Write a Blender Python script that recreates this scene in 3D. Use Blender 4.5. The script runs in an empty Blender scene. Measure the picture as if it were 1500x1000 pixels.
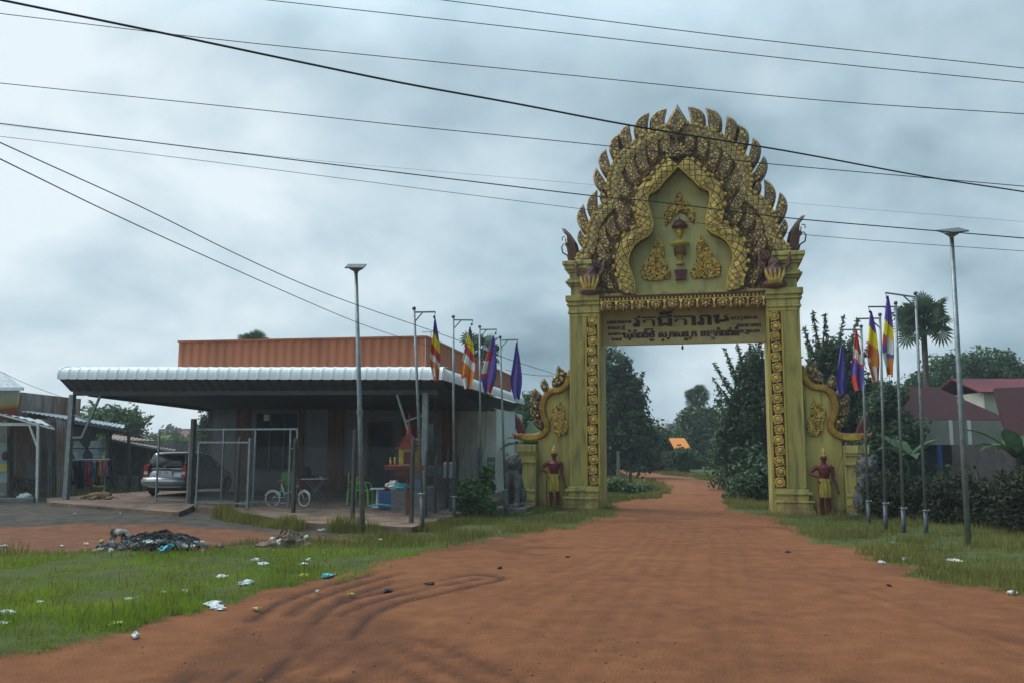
import bpy, bmesh, math, random
import numpy as np
from mathutils import Vector, Matrix
random.seed(7); RS = np.random.RandomState(11)
S = bpy.context.scene; COL = S.collection
R = math.radians

# ---------------------------------------------------------------- camera
F = 1250.0                       # focal length in pixels of the 1500 px wide photograph
PITCH = math.atan((655-500)/F); ROLL = R(0.2); EYE = Vector((0, 0, 2.0))
FWD = Vector((0, math.cos(PITCH), math.sin(PITCH)))
_up0 = Vector((1, 0, 0)).cross(FWD)
RIGHT = Vector((1, 0, 0))*math.cos(ROLL) + _up0*math.sin(ROLL)
UP = _up0*math.cos(ROLL) - Vector((1, 0, 0))*math.sin(ROLL)
cam = bpy.data.objects.new('camera', bpy.data.cameras.new('camera')); COL.objects.link(cam)
m = Matrix((RIGHT, UP, -FWD)).transposed().to_4x4(); m.translation = EYE
cam.matrix_world = m
cam.data.sensor_width = 36; cam.data.lens = 36*F/1500; cam.data.clip_end = 3000; cam.data.clip_start = .1
S.camera = cam

# ---------------------------------------------------------------- world, sun, exposure
S.view_settings.view_transform = 'Standard'; S.view_settings.look = 'None'
S.view_settings.exposure = 0.18; S.view_settings.gamma = 1.0
SUN_EL, SUN_AZ = R(52), R(-60)     # bright part of the cloud cover, up and to the left
W = bpy.data.worlds.new('World'); S.world = W; W.use_nodes = True
nt = W.node_tree; N = nt.nodes; LK = nt.links; N.clear()
def nn(t, **k):
    n = N.new(t)
    for a, b in k.items(): setattr(n, a, b)
    return n
out = nn('ShaderNodeOutputWorld'); bg = nn('ShaderNodeBackground'); bg2 = nn('ShaderNodeBackground')
mix = nn('ShaderNodeMixShader')
sky = nn('ShaderNodeTexSky', sky_type='NISHITA', sun_disc=False, sun_elevation=SUN_EL, sun_rotation=SUN_AZ)
LK.new(sky.outputs[0], bg.inputs[0]); bg.inputs[1].default_value = 0.08
tc = nn('ShaderNodeTexCoord')
# clouds live on a flattened dome: direction divided by height gives real layer perspective
sep = nn('ShaderNodeSeparateXYZ'); LK.new(tc.outputs['Generated'], sep.inputs[0])
addz = nn('ShaderNodeMath', operation='ADD'); LK.new(sep.outputs[2], addz.inputs[0]); addz.inputs[1].default_value = .55
cz = nn('ShaderNodeMath', operation='MAXIMUM'); LK.new(addz.outputs[0], cz.inputs[0]); cz.inputs[1].default_value = .1
dv = nn('ShaderNodeVectorMath', operation='DIVIDE'); LK.new(tc.outputs['Generated'], dv.inputs[0])
cmb = nn('ShaderNodeCombineXYZ')
for i in range(3): LK.new(cz.outputs[0], cmb.inputs[i])
LK.new(cmb.outputs[0], dv.inputs[1])
def noise(scale, detail, rough, off, dist=0.):
    mp = nn('ShaderNodeMapping'); mp.inputs['Location'].default_value = off
    LK.new(dv.outputs[0], mp.inputs[0])
    n = nn('ShaderNodeTexNoise'); n.inputs['Scale'].default_value = scale; n.inputs['Detail'].default_value = detail
    n.inputs['Roughness'].default_value = rough; n.inputs['Distortion'].default_value = dist
    LK.new(mp.outputs[0], n.inputs['Vector']); return n
n1 = noise(1.7, 5, .52, (3.1, .4, 0), .3); n2 = noise(3.4, 7, .52, (9.0, 2.2, 0), .15)
# bright western part, dark rain cloud to the right
dt = nn('ShaderNodeVectorMath', operation='DOT_PRODUCT'); LK.new(tc.outputs['Generated'], dt.inputs[0])
dt.inputs[1].default_value = (-.95, .28, -.38)
def mth(op, a, b):
    n = nn('ShaderNodeMath', operation=op)
    for i, x in enumerate((a, b)):
        if hasattr(x, 'links'): LK.new(x, n.inputs[i])
        else: n.inputs[i].default_value = x
    return n.outputs[0]
v = mth('ADD', mth('MULTIPLY', n1.outputs[0], 1.5), mth('MULTIPLY', n2.outputs[0], .8))
v = mth('MULTIPLY', mth('ADD', v, mth('ADD', mth('MULTIPLY', dt.outputs['Value'], .60), -.23)), .8)
cr = nn('ShaderNodeValToRGB'); LK.new(v, cr.inputs[0])
e = cr.color_ramp.elements
e[0].position = .34; e[0].color = (.095, .165, .215, 1)
e[1].position = 1.0; e[1].color = (.76, .85, .90, 1)
for p, c in ((.46, (.15, .24, .30, 1)), (.58, (.26, .375, .445, 1)), (.71, (.41, .54, .615, 1)), (.84, (.55, .675, .74, 1))):
    k = e.new(p); k.color = c
LK.new(cr.outputs[0], bg2.inputs[0])
zen = nn('ShaderNodeMapRange'); LK.new(sep.outputs[2], zen.inputs[0])      # an overcast sky is brightest overhead
for i_, v_ in ((1, .42), (2, .95), (3, 1.0), (4, 4.2)): zen.inputs[i_].default_value = v_
LK.new(zen.outputs[0], bg2.inputs[1])
mix.inputs[0].default_value = .93
LK.new(bg.outputs[0], mix.inputs[1]); LK.new(bg2.outputs[0], mix.inputs[2]); LK.new(mix.outputs[0], out.inputs[0])
sd = bpy.data.lights.new('sun', 'SUN'); sd.energy = 1.4; sd.angle = R(25); sd.color = (1, .95, .87)
so = bpy.data.objects.new('sun', sd); COL.objects.link(so)
so.rotation_euler = Vector((-math.sin(SUN_AZ)*-1*math.cos(SUN_EL), math.cos(SUN_AZ)*math.cos(SUN_EL), math.sin(SUN_EL))).to_track_quat('Z', 'Y').to_euler()

# ---------------------------------------------------------------- pixel -> world helpers
def ray(px, py): return RIGHT*((px-750)/F) - UP*((py-500)/F) + FWD
def G(px, py, z=0.0):
    d = ray(px, py); return EYE + d*((z-EYE.z)/d.z)
def Y(px, py, y):
    d = ray(px, py); return EYE + d*(y/d.y)
class Frame:                      # a local frame: origin on the ground, ex to the right, ey away
    def __init__(s, o, yaw):
        s.o = Vector((o[0], o[1], 0)); s.a = yaw
        s.ex = Vector((math.cos(yaw), -math.sin(yaw), 0)); s.ey = Vector((math.sin(yaw), math.cos(yaw), 0))
    def L(s, px, py, yl=0.0):     # pixel -> local (x, z) on the plane local y = yl
        d = ray(px, py); t = (s.o + s.ey*yl - EYE).dot(s.ey)/d.dot(s.ey); P = EYE + d*t - s.o
        return (P.dot(s.ex), P.z)
    def W(s, x, y, z=0.0): return s.o + s.ex*x + s.ey*y + Vector((0, 0, z))
GF = Frame(G(1004, 750), math.atan(.23))
_p = Y(648, 556, 24.3)
BF = Frame(_p, math.atan(.18))

# ---------------------------------------------------------------- object helpers
def tag(o, label=None, cat=None, group=None, kind=None):
    if label: o['label'] = label
    if cat: o['category'] = cat
    if group: o['group'] = group
    if kind: o['kind'] = kind
    return o
def empty(name, loc, rz=0, label=None, cat=None, group=None):
    o = bpy.data.objects.new(name, None); COL.objects.link(o); o.location = loc; o.rotation_euler = (0, 0, rz)
    o.empty_display_size = .2
    return tag(o, label, cat, group)
def copy_tree(o, parent=None):
    c = o.copy(); COL.objects.link(c); c.parent = parent
    for ch in list(o.children): copy_tree(ch, c)
    return c
class MB:
    def __init__(s): s.v = []; s.f = []; s.mi = []; s.uv = None
    def add(s, vs, fs, mi=0):
        b = len(s.v); s.v += [tuple(p) for p in vs]; s.f += [tuple(i+b for i in f) for f in fs]; s.mi += [mi]*len(fs); return s
    def box(s, x0, x1, y0, y1, z0, z1, mi=0):
        return s.add([(x, y, z) for z in (z0, z1) for y in (y0, y1) for x in (x0, x1)],
                     [(0, 2, 3, 1), (4, 5, 7, 6), (0, 1, 5, 4), (2, 6, 7, 3), (0, 4, 6, 2), (1, 3, 7, 5)], mi)
    def bar(s, a, b, w, h=None, mi=0):
        a = Vector(a); b = Vector(b); h = h or w; d = (b-a).normalized()
        u = Vector((0, 0, 1)) if abs(d.z) < .95 else Vector((0, 1, 0))
        r = d.cross(u).normalized()*w/2; u = r.cross(d).normalized()*h/2
        vs = [p+i*r+j*u for p in (a, b) for i, j in ((-1, -1), (1, -1), (1, 1), (-1, 1))]
        return s.add(vs, [(0, 1, 2, 3), (7, 6, 5, 4), (0, 4, 5, 1), (1, 5, 6, 2), (2, 6, 7, 3), (3, 7, 4, 0)], mi)
    def tube(s, pts, r, n=8, mi=0, cap=True, sy=1.0):
        pts = [Vector(p) for p in pts]; rr = r if isinstance(r, (list, tuple)) else [r]*len(pts)
        vs = []; ref = None
        for i, p in enumerate(pts):
            d = (pts[min(i+1, len(pts)-1)] - pts[max(i-1, 0)])
            d = d.normalized() if d.length > 1e-9 else Vector((0, 0, 1))
            if ref is None: ref = Vector((0, 1, 0)) if abs(d.y) < .9 else Vector((1, 0, 0))
            a = (ref - d*ref.dot(d)); a = a.normalized() if a.length > 1e-6 else d.orthogonal().normalized(); ref = a; b = d.cross(a)
            for k in range(n):
                t = 2*math.pi*k/n; vs.append(p + a*(math.cos(t)*rr[i]*sy) + b*(math.sin(t)*rr[i]))
        fs = [(i*n+k, i*n+(k+1) % n, (i+1)*n+(k+1) % n, (i+1)*n+k) for i in range(len(pts)-1) for k in range(n)]
        if cap: fs += [tuple(range(n))[::-1], tuple((len(pts)-1)*n+k for k in range(n))]
        return s.add(vs, fs, mi)
    def prism(s, o2, y0, y1, mi=0):                # outline in (x, z), extruded along y
        n = len(o2); ar = sum(o2[i][0]*o2[(i+1) % n][1]-o2[(i+1) % n][0]*o2[i][1] for i in range(n))
        if ar < 0: o2 = o2[::-1]
        vs = [(x, y0, z) for x, z in o2] + [(x, y1, z) for x, z in o2]
        return s.add(vs, [tuple(range(n)), tuple(range(2*n-1, n-1, -1))] + [(i, i+n, (i+1) % n+n, (i+1) % n) for i in range(n)], mi)
    def dome_prism(s, o2, y0, y1, k=.55, mi=0):    # outline whose front bulges to a smaller inset face
        n = len(o2); ar = sum(o2[i][0]*o2[(i+1) % n][1]-o2[(i+1) % n][0]*o2[i][1] for i in range(n))
        if ar < 0: o2 = o2[::-1]
        cx = sum(p[0] for p in o2)/n; cz_ = sum(p[1] for p in o2)/n
        ins = [(cx+(x-cx)*k, cz_+(z-cz_)*k) for x, z in o2]; ym = y0+(y1-y0)*.45
        vs = [(x, y0, z) for x, z in ins] + [(x, ym, z) for x, z in o2] + [(x, y1, z) for x, z in o2]
        fs = [tuple(range(n)), tuple(range(3*n-1, 2*n-1, -1))]
        for j in (0, n): fs += [(i+j, i+j+n, (i+1) % n+j+n, (i+1) % n+j) for i in range(n)]
        return s.add(vs, fs, mi)
    def lathe(s, prof, c=(0, 0, 0), n=16, mi=0, axis='z'):
        vs = []
        for r_, h in prof:
            for k in range(n):
                t = 2*math.pi*k/n
                p = (r_*math.cos(t), r_*math.sin(t), h) if axis == 'z' else (r_*math.cos(t), h, r_*math.sin(t))
                if axis == 'x': p = (h, r_*math.cos(t), r_*math.sin(t))
                vs.append((p[0]+c[0], p[1]+c[1], p[2]+c[2]))
        m_ = len(prof)
        fs = [(i*n+k, i*n+(k+1) % n, (i+1)*n+(k+1) % n, (i+1)*n+k) for i in range(m_-1) for k in range(n)]
        fs += [tuple(range(n))[::-1], tuple((m_-1)*n+k for k in range(n))]
        return s.add(vs, fs, mi)
    def ball(s, c, r, n=10, m_=6, mi=0, jit=0.):
        rx, ry, rz = r if isinstance(r, (tuple, list)) else (r, r, r); vs = []
        for i in range(m_+1):
            a = math.pi*i/m_
            for k in range(n):
                t = 2*math.pi*k/n; j = 1+random.uniform(-jit, jit)
                vs.append((c[0]+rx*j*math.sin(a)*math.cos(t), c[1]+ry*j*math.sin(a)*math.sin(t), c[2]-rz*j*math.cos(a)))
        return s.add(vs, [(i*n+k, i*n+(k+1) % n, (i+1)*n+(k+1) % n, (i+1)*n+k) for i in range(m_) for k in range(n)], mi)
    def build(s, name, mats, parent=None, smooth=False, bevel=0., loc=None, rz=None):
        me = bpy.data.meshes.new(name); me.from_pydata(s.v, [], s.f)
        for m_ in (mats if isinstance(mats, (list, tuple)) else [mats]): me.materials.append(m_)
        if max(s.mi, default=0) > 0: me.polygons.foreach_set('material_index', s.mi)
        bm = bmesh.new(); bm.from_mesh(me)
        if s.uv is None: bmesh.ops.remove_doubles(bm, verts=bm.verts, dist=1e-5)
        bmesh.ops.recalc_face_normals(bm, faces=bm.faces); bm.to_mesh(me); bm.free()
        if smooth: me.polygons.foreach_set('use_smooth', [True]*len(me.polygons))
        o = bpy.data.objects.new(name, me); COL.objects.link(o); o.parent = parent
        if loc is not None: o.location = loc
        if rz is not None: o.rotation_euler = (0, 0, rz)
        if bevel:
            b = o.modifiers.new('bevel', 'BEVEL'); b.width = bevel; b.segments = 2; b.limit_method = 'ANGLE'; b.angle_limit = R(40)
        return o
def np_mesh(name, verts, faces, mats, parent=None, attrs=None, fmat=None):
    """fast mesh from arrays; faces all of one size"""
    verts = np.asarray(verts, np.float32); faces = np.asarray(faces, np.int32)
    me = bpy.data.meshes.new(name); nf, k = faces.shape
    me.vertices.add(len(verts)); me.vertices.foreach_set('co', verts.ravel())
    me.loops.add(nf*k); me.loops.foreach_set('vertex_index', faces.ravel())
    me.polygons.add(nf); me.polygons.foreach_set('loop_start', np.arange(nf, dtype=np.int32)*k)
    if fmat is not None: me.polygons.foreach_set('material_index', np.asarray(fmat, np.int32))
    me.update(calc_edges=True)
    for m_ in (mats if isinstance(mats, (list, tuple)) else [mats]): me.materials.append(m_)
    for an, arr in (attrs or {}).items():
        a = me.attributes.new(an, 'FLOAT', 'POINT'); a.data.foreach_set('value', np.asarray(arr, np.float32))
    o = bpy.data.objects.new(name, me); COL.objects.link(o); o.parent = parent
    return o
def spline(pts, k=6):              # catmull-rom through 2-D or 3-D points
    P = [Vector(p) for p in pts]; P = [P[0]*2-P[1]] + P + [P[-1]*2-P[-2]]; out_ = []
    for i in range(1, len(P)-2):
        for j in range(k):
            t = j/k; a, b, c, d = P[i-1:i+3]
            out_.append(.5*((2*b)+(c-a)*t+(2*a-5*b+4*c-d)*t*t+(3*b-a-3*c+d)*t**3))
    out_.append(P[-2]); return out_

# ---------------------------------------------------------------- materials
def mat(name, col, rough=.8, metal=0., var=.25, scale=3., bump=.15, col2=None, detail=6, spec=.4, streak=0., bscale=None, grime=0., mud=0.):
    m_ = bpy.data.materials.new(name); m_.use_nodes = True; t = m_.node_tree; b = t.nodes['Principled BSDF']
    b.inputs['Roughness'].default_value = rough; b.inputs['Metallic'].default_value = metal
    b.inputs['Specular IOR Level'].default_value = spec
    tc_ = t.nodes.new('ShaderNodeTexCoord'); mp = t.nodes.new('ShaderNodeMapping'); t.links.new(tc_.outputs['Object'], mp.inputs[0])
    if streak: mp.inputs['Scale'].default_value = (1, 1, streak)
    no = t.nodes.new('ShaderNodeTexNoise'); no.inputs['Scale'].default_value = scale; no.inputs['Detail'].default_value = detail
    no.inputs['Roughness'].default_value = .62
    t.links.new(mp.outputs[0], no.inputs['Vector'])
    rp = t.nodes.new('ShaderNodeValToRGB'); t.links.new(no.outputs[0], rp.inputs[0])
    c2 = col2 or tuple(max(0, c*(1-var*1.6)) for c in col); c1 = col if col2 else tuple(min(1, c*(1+var*.5)) for c in col)
    rp.color_ramp.elements[0].position = .33; rp.color_ramp.elements[0].color = (*c2, 1)
    rp.color_ramp.elements[1].position = .62; rp.color_ramp.elements[1].color = (*c1, 1)
    if grime:                     # rain streaks and mould, long down the wall
        mp2 = t.nodes.new('ShaderNodeMapping'); mp2.inputs['Scale'].default_value = (1, 1, .13); t.links.new(tc_.outputs['Object'], mp2.inputs[0])
        g1 = t.nodes.new('ShaderNodeTexNoise'); g1.inputs['Scale'].default_value = 5.5; g1.inputs['Detail'].default_value = 7; t.links.new(mp2.outputs[0], g1.inputs['Vector'])
        gr = t.nodes.new('ShaderNodeValToRGB'); t.links.new(g1.outputs[0], gr.inputs[0]); gr.color_ramp.elements[0].position = .50; gr.color_ramp.elements[0].color = (0, 0, 0, 1); gr.color_ramp.elements[1].position = .72; gr.color_ramp.elements[1].color = (grime, grime, grime, 1)
        gm = t.nodes.new('ShaderNodeMix'); gm.data_type = 'RGBA'; t.links.new(gr.outputs[0], gm.inputs[0]); t.links.new(rp.outputs[0], gm.inputs[6]); gm.inputs[7].default_value = (.085, .08, .05, 1)
        g2 = t.nodes.new('ShaderNodeTexNoise'); g2.inputs['Scale'].default_value = 2.6; g2.inputs['Detail'].default_value = 8; g2.inputs['Roughness'].default_value = .75; t.links.new(tc_.outputs['Object'], g2.inputs['Vector'])
        gr2 = t.nodes.new('ShaderNodeValToRGB'); t.links.new(g2.outputs[0], gr2.inputs[0]); gr2.color_ramp.elements[0].position = .60; gr2.color_ramp.elements[0].color = (0, 0, 0, 1); gr2.color_ramp.elements[1].position = .68; gr2.color_ramp.elements[1].color = (grime*.8,)*3+(1,)
        gm2 = t.nodes.new('ShaderNodeMix'); gm2.data_type = 'RGBA'; t.links.new(gr2.outputs[0], gm2.inputs[0]); t.links.new(gm.outputs[2], gm2.inputs[6]); gm2.inputs[7].default_value = (*[c*1.35 for c in col], 1)
        t.links.new(gm2.outputs[2], b.inputs['Base Color'])
        if mud:                   # red mud thrown up from the road, ragged upper edge
            sx_ = t.nodes.new('ShaderNodeSeparateXYZ'); t.links.new(tc_.outputs['Object'], sx_.inputs[0])
            ml = t.nodes.new('ShaderNodeMath'); ml.operation = 'MULTIPLY_ADD'; t.links.new(g2.outputs[0], ml.inputs[0]); ml.inputs[1].default_value = 2.2; ml.inputs[2].default_value = -.72
            sb_ = t.nodes.new('ShaderNodeMath'); sb_.operation = 'SUBTRACT'; t.links.new(ml.outputs[0], sb_.inputs[0]); t.links.new(sx_.outputs[2], sb_.inputs[1])
            mr_ = t.nodes.new('ShaderNodeMapRange'); t.links.new(sb_.outputs[0], mr_.inputs[0]); mr_.inputs[1].default_value = -.1; mr_.inputs[2].default_value = .35; mr_.inputs[4].default_value = .75
            m3 = t.nodes.new('ShaderNodeMix'); m3.data_type = 'RGBA'; t.links.new(mr_.outputs[0], m3.inputs[0]); t.links.new(gm2.outputs[2], m3.inputs[6]); m3.inputs[7].default_value = (.26, .12, .055, 1); t.links.new(m3.outputs[2], b.inputs['Base Color'])
    else: t.links.new(rp.outputs[0], b.inputs['Base Color'])
    if bump:
        n2_ = t.nodes.new('ShaderNodeTexNoise'); n2_.inputs['Scale'].default_value = bscale or scale*7; n2_.inputs['Detail'].default_value = 4
        t.links.new(tc_.outputs['Object'], n2_.inputs['Vector'])
        bp = t.nodes.new('ShaderNodeBump'); bp.inputs['Strength'].default_value = bump; bp.inputs['Distance'].default_value = .02
        t.links.new(n2_.outputs[0], bp.inputs['Height']); t.links.new(bp.outputs[0], b.inputs['Normal'])
    return m_
def filigree(name, gold, dark, scale=11., tint=(.30, .09, .05), rough=.45, metal=.25):
    m_ = bpy.data.materials.new(name); m_.use_nodes = True; t = m_.node_tree; b = t.nodes['Principled BSDF']
    b.inputs['Roughness'].default_value = rough; b.inputs['Metallic'].default_value = metal
    tc_ = t.nodes.new('ShaderNodeTexCoord')
    d = t.nodes.new('ShaderNodeTexNoise'); d.inputs['Scale'].default_value = scale*.5
    t.links.new(tc_.outputs['Object'], d.inputs['Vector'])
    mx = t.nodes.new('ShaderNodeMix'); mx.data_type = 'VECTOR'; mx.inputs[0].default_value = .07
    t.links.new(tc_.outputs['Object'], mx.inputs[4]); t.links.new(d.outputs[1], mx.inputs[5])
    vo = t.nodes.new('ShaderNodeTexVoronoi'); vo.feature = 'DISTANCE_TO_EDGE'; vo.inputs['Scale'].default_value = scale
    vc = t.nodes.new('ShaderNodeTexVoronoi'); vc.inputs['Scale'].default_value = scale
    t.links.new(mx.outputs[1], vo.inputs['Vector']); t.links.new(mx.outputs[1], vc.inputs['Vector'])
    rp = t.nodes.new('ShaderNodeValToRGB'); t.links.new(vo.outputs['Distance'], rp.inputs[0])
    rp.color_ramp.elements[0].position = .05; rp.color_ramp.elements[0].color = (0, 0, 0, 1)
    rp.color_ramp.elements[1].position = .22; rp.color_ramp.elements[1].color = (1, 1, 1, 1)
    sp = t.nodes.new('ShaderNodeSeparateColor'); t.links.new(vc.outputs['Color'], sp.inputs[0])
    r2 = t.nodes.new('ShaderNodeValToRGB'); t.links.new(sp.outputs[0], r2.inputs[0])
    r2.color_ramp.elements[0].position = .25; r2.color_ramp.elements[0].color = (*tint, 1)
    r2.color_ramp.elements[1].position = .5; r2.color_ramp.elements[1].color = (*gold, 1)
    m2 = t.nodes.new('ShaderNodeMix'); m2.data_type = 'RGBA'; t.links.new(rp.outputs[0], m2.inputs[0])
    m2.inputs[6].default_value = (*dark, 1); t.links.new(r2.outputs[0], m2.inputs[7]); t.links.new(m2.outputs[2], b.inputs['Base Color'])
    bp = t.nodes.new('ShaderNodeBump'); bp.inputs['Strength'].default_value = .8; bp.inputs['Distance'].default_value = .03
    t.links.new(rp.outputs[0], bp.inputs['Height']); t.links.new(bp.outputs[0], b.inputs['Normal'])
    return m_
def leafmat(name, c_dark, c_light, trans=.25):
    m_ = bpy.data.materials.new(name); m_.use_nodes = True; t = m_.node_tree; b = t.nodes['Principled BSDF']
    b.inputs['Roughness'].default_value = .6; b.inputs['Specular IOR Level'].default_value = .25
    at = t.nodes.new('ShaderNodeAttribute'); at.attribute_name = 'tone'
    rp = t.nodes.new('ShaderNodeValToRGB'); t.links.new(at.outputs['Fac'], rp.inputs[0])
    rp.color_ramp.elements[0].color = (*c_dark, 1); rp.color_ramp.elements[1].color = (*c_light, 1)
    t.links.new(rp.outputs[0], b.inputs['Base Color'])
    tr = t.nodes.new('ShaderNodeBsdfTranslucent'); t.links.new(rp.outputs[0], tr.inputs[0])
    ms = t.nodes.new('ShaderNodeMixShader'); ms.inputs[0].default_value = trans
    t.links.new(b.outputs[0], ms.inputs[1]); t.links.new(tr.outputs[0], ms.inputs[2])
    t.links.new(ms.outputs[0], t.nodes['Material Output'].inputs[0])
    return m_
M = {}
M['paint'] = mat('olive_paint', (.50, .405, .115), .7, var=.18, scale=1.2, bump=.2, streak=.35, grime=.8, mud=1.)
M['paint_hi'] = mat('yellow_paint', (.48, .36, .04), .6, var=.15, scale=2, bump=.05)
M['tymp'] = mat('tympanum_green', (.42, .375, .145), .75, var=.12, scale=1.0, bump=.08, grime=.3)
M['fili'] = filigree('gilt_filigree', (.70, .46, .13), (.11, .06, .03), 11, (.36, .21, .09))
M['fili_big'] = filigree('gilt_scales', (.52, .38, .12), (.09, .055, .03), 7.5, (.40, .20, .08))
M['fili_red'] = filigree('gilt_on_red', (.50, .34, .08), (.11, .02, .015), 15, (.22, .06, .03))
M['gold'] = mat('gold_paint', (.62, .41, .05), .4, .35, var=.25, scale=9, bump=.2)
M['groove'] = mat('grey_plaster', (.13, .12, .10), .85, var=.2, scale=3)
M['maroon'] = mat('maroon_paint', (.11, .02, .022), .55, var=.2, scale=6)
M['naga'] = mat('naga_orange', (.42, .19, .06), .55, var=.35, scale=16, bump=.5, col2=(.20, .07, .025))
M['figure'] = mat('brown_red_paint', (.17, .07, .055), .6, var=.3, scale=14, bump=.4)
M['signdark'] = mat('letter_maroon', (.05, .012, .015), .6, var=.1)
M['stone'] = mat('grey_stone', (.15, .145, .13), .9, var=.35, scale=7, bump=.5)
M['steel'] = mat('galvanised_steel', (.24, .27, .28), .45, .5, var=.2, scale=8, bump=.05)
M['steel_dark'] = mat('dull_steel', (.11, .12, .125), .55, .5, var=.25, scale=8, bump=.05)
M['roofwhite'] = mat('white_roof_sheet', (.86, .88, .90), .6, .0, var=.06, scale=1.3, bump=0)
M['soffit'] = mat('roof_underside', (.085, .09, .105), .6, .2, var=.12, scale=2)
M['orange'] = mat('orange_sheet', (.46, .155, .075), .55, .0, var=.12, scale=1.2, bump=.05, streak=.4)
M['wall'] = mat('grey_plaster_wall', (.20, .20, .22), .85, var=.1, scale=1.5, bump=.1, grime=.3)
M['wallwhite'] = mat('white_sheet_wall', (.70, .75, .76), .6, var=.06, scale=1.5)
M['wood'] = mat('red_brown_wood', (.16, .05, .025), .6, var=.3, scale=5, bump=.2, streak=.2)
M['dado'] = mat('dado_red_brown', (.17, .035, .03), .6, var=.2, scale=3)
M['darkglass'] = mat('dark_glass', (.012, .015, .02), .12, var=.1, bump=0, spec=.6)
M['black'] = mat('black_rubber', (.012, .012, .013), .75, var=.2, scale=10)
M['concrete'] = mat('dirty_concrete', (.21, .13, .09), .9, var=.4, scale=1.6, bump=.3, bscale=30, grime=.55)
M['block'] = mat('grey_block', (.19, .18, .17), .9, var=.2, scale=5, bump=.3)
M['rust'] = mat('rusty_tin', (.30, .28, .25), .8, .1, scale=2.2, bump=.1, col2=(.17, .065, .03), streak=.3)
M['rustroof'] = mat('rusty_roof', (.33, .27, .22), .8, .1, scale=1.5, bump=.1, col2=(.22, .09, .05))
M['tin'] = mat('grey_tin', (.30, .33, .36), .5, .4, var=.2, scale=2)
M['white'] = mat('white_paint', (.72, .72, .70), .6, var=.08, scale=3)
M['plastic'] = mat('white_plastic', (.62, .63, .61), .5, var=.15, scale=9)
M['green'] = mat('green_plastic', (.14, .42, .05), .4, var=.08, scale=3)
M['cyan'] = mat('cyan_plastic', (.08, .34, .42), .5, var=.1, scale=5)
M['pink'] = mat('pink_plastic', (.45, .12, .15), .5, var=.1, scale=5)
M['yellowp'] = mat('yellow_plastic', (.55, .42, .10), .5, var=.1, scale=5)
M['red'] = mat('red_paint', (.35, .02, .02), .45, var=.1, scale=4)
M['blue'] = mat('blue_paint', (.04, .10, .30), .5, var=.1, scale=4)
M['bark'] = mat('bark', (.10, .08, .06), .95, var=.4, scale=9, bump=.6, streak=.2)
M['post'] = mat('weathered_post', (.09, .08, .07), .95, var=.3, scale=9, bump=.4, streak=.3)
M['ash'] = mat('charred_rubbish', (.035, .033, .03), .95, var=.6, scale=8, bump=.6)
M['cable'] = mat('cable_black', (.02, .022, .025), .6, var=.1, bump=0)
M['carpaint'] = mat('silver_car_paint', (.42, .44, .47), .28, .55, var=.03, scale=2, bump=0, spec=.6)
M['tail'] = mat('red_lens', (.40, .012, .02), .2, var=.05, bump=0, spec=.6)
M['clear'] = mat('clear_lens', (.65, .62, .60), .2, var=.05, bump=0, spec=.6)
M['redroof'] = mat('red_tile_roof', (.05, .013, .014), .7, var=.15, scale=4, bump=.3)
M['redbright'] = mat('bright_red_roof', (.17, .02, .024), .7, var=.12, scale=3)
M['cream'] = mat('cream_wall', (.50, .48, .40), .85, var=.12, scale=1.5)
M['fl_blue'] = mat('flag_blue', (.13, .09, .38), .8, var=.1, bump=0)
M['fl_yel'] = mat('flag_yellow', (.80, .64, .02), .8, var=.1, bump=0)
M['fl_red'] = mat('flag_red', (.58, .06, .05), .8, var=.1, bump=0)
M['fl_wht'] = mat('flag_white', (.70, .67, .64), .8, var=.08, bump=0)
M['fl_org'] = mat('flag_orange', (.66, .22, .03), .8, var=.1, bump=0)
M['leafA'] = leafmat('leaf_dark', (.034, .066, .028), (.095, .155, .06))
M['leafB'] = leafmat('leaf_mid', (.04, .075, .025), (.13, .20, .065))
M['leafC'] = leafmat('leaf_bluegreen', (.030, .060, .028), (.095, .145, .062))
M['leafD'] = leafmat('leaf_banana', (.05, .11, .03), (.13, .24, .07), .35)
M['grass'] = leafmat('grass_blade', (.12, .20, .014), (.36, .46, .05), .42)
M['grassdry'] = leafmat('grass_olive', (.10, .105, .02), (.30, .27, .075), .38)
M['golddull'] = mat('dull_gold', (.64, .42, .09), .5, .15, var=.35, scale=6, bump=.3)
M['leafE'] = leafmat('leaf_scrub', (.014, .020, .008), (.055, .06, .022))
M['shrine'] = mat('shrine_red_shaded', (.20, .03, .022), .55, var=.2, scale=8)  # red darkened: the shade around the shrine is put into its colour
M['redroof'].node_tree.nodes['Principled BSDF'].inputs['Specular IOR Level'].default_value = .15
M['fili_back'] = filigree('carved_ground', (.42, .27, .08), (.10, .06, .03), 9, (.20, .10, .06))
M['darkwall'] = mat('dark_open_wall', (.045, .042, .045), .9, var=.3, scale=2)

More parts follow.
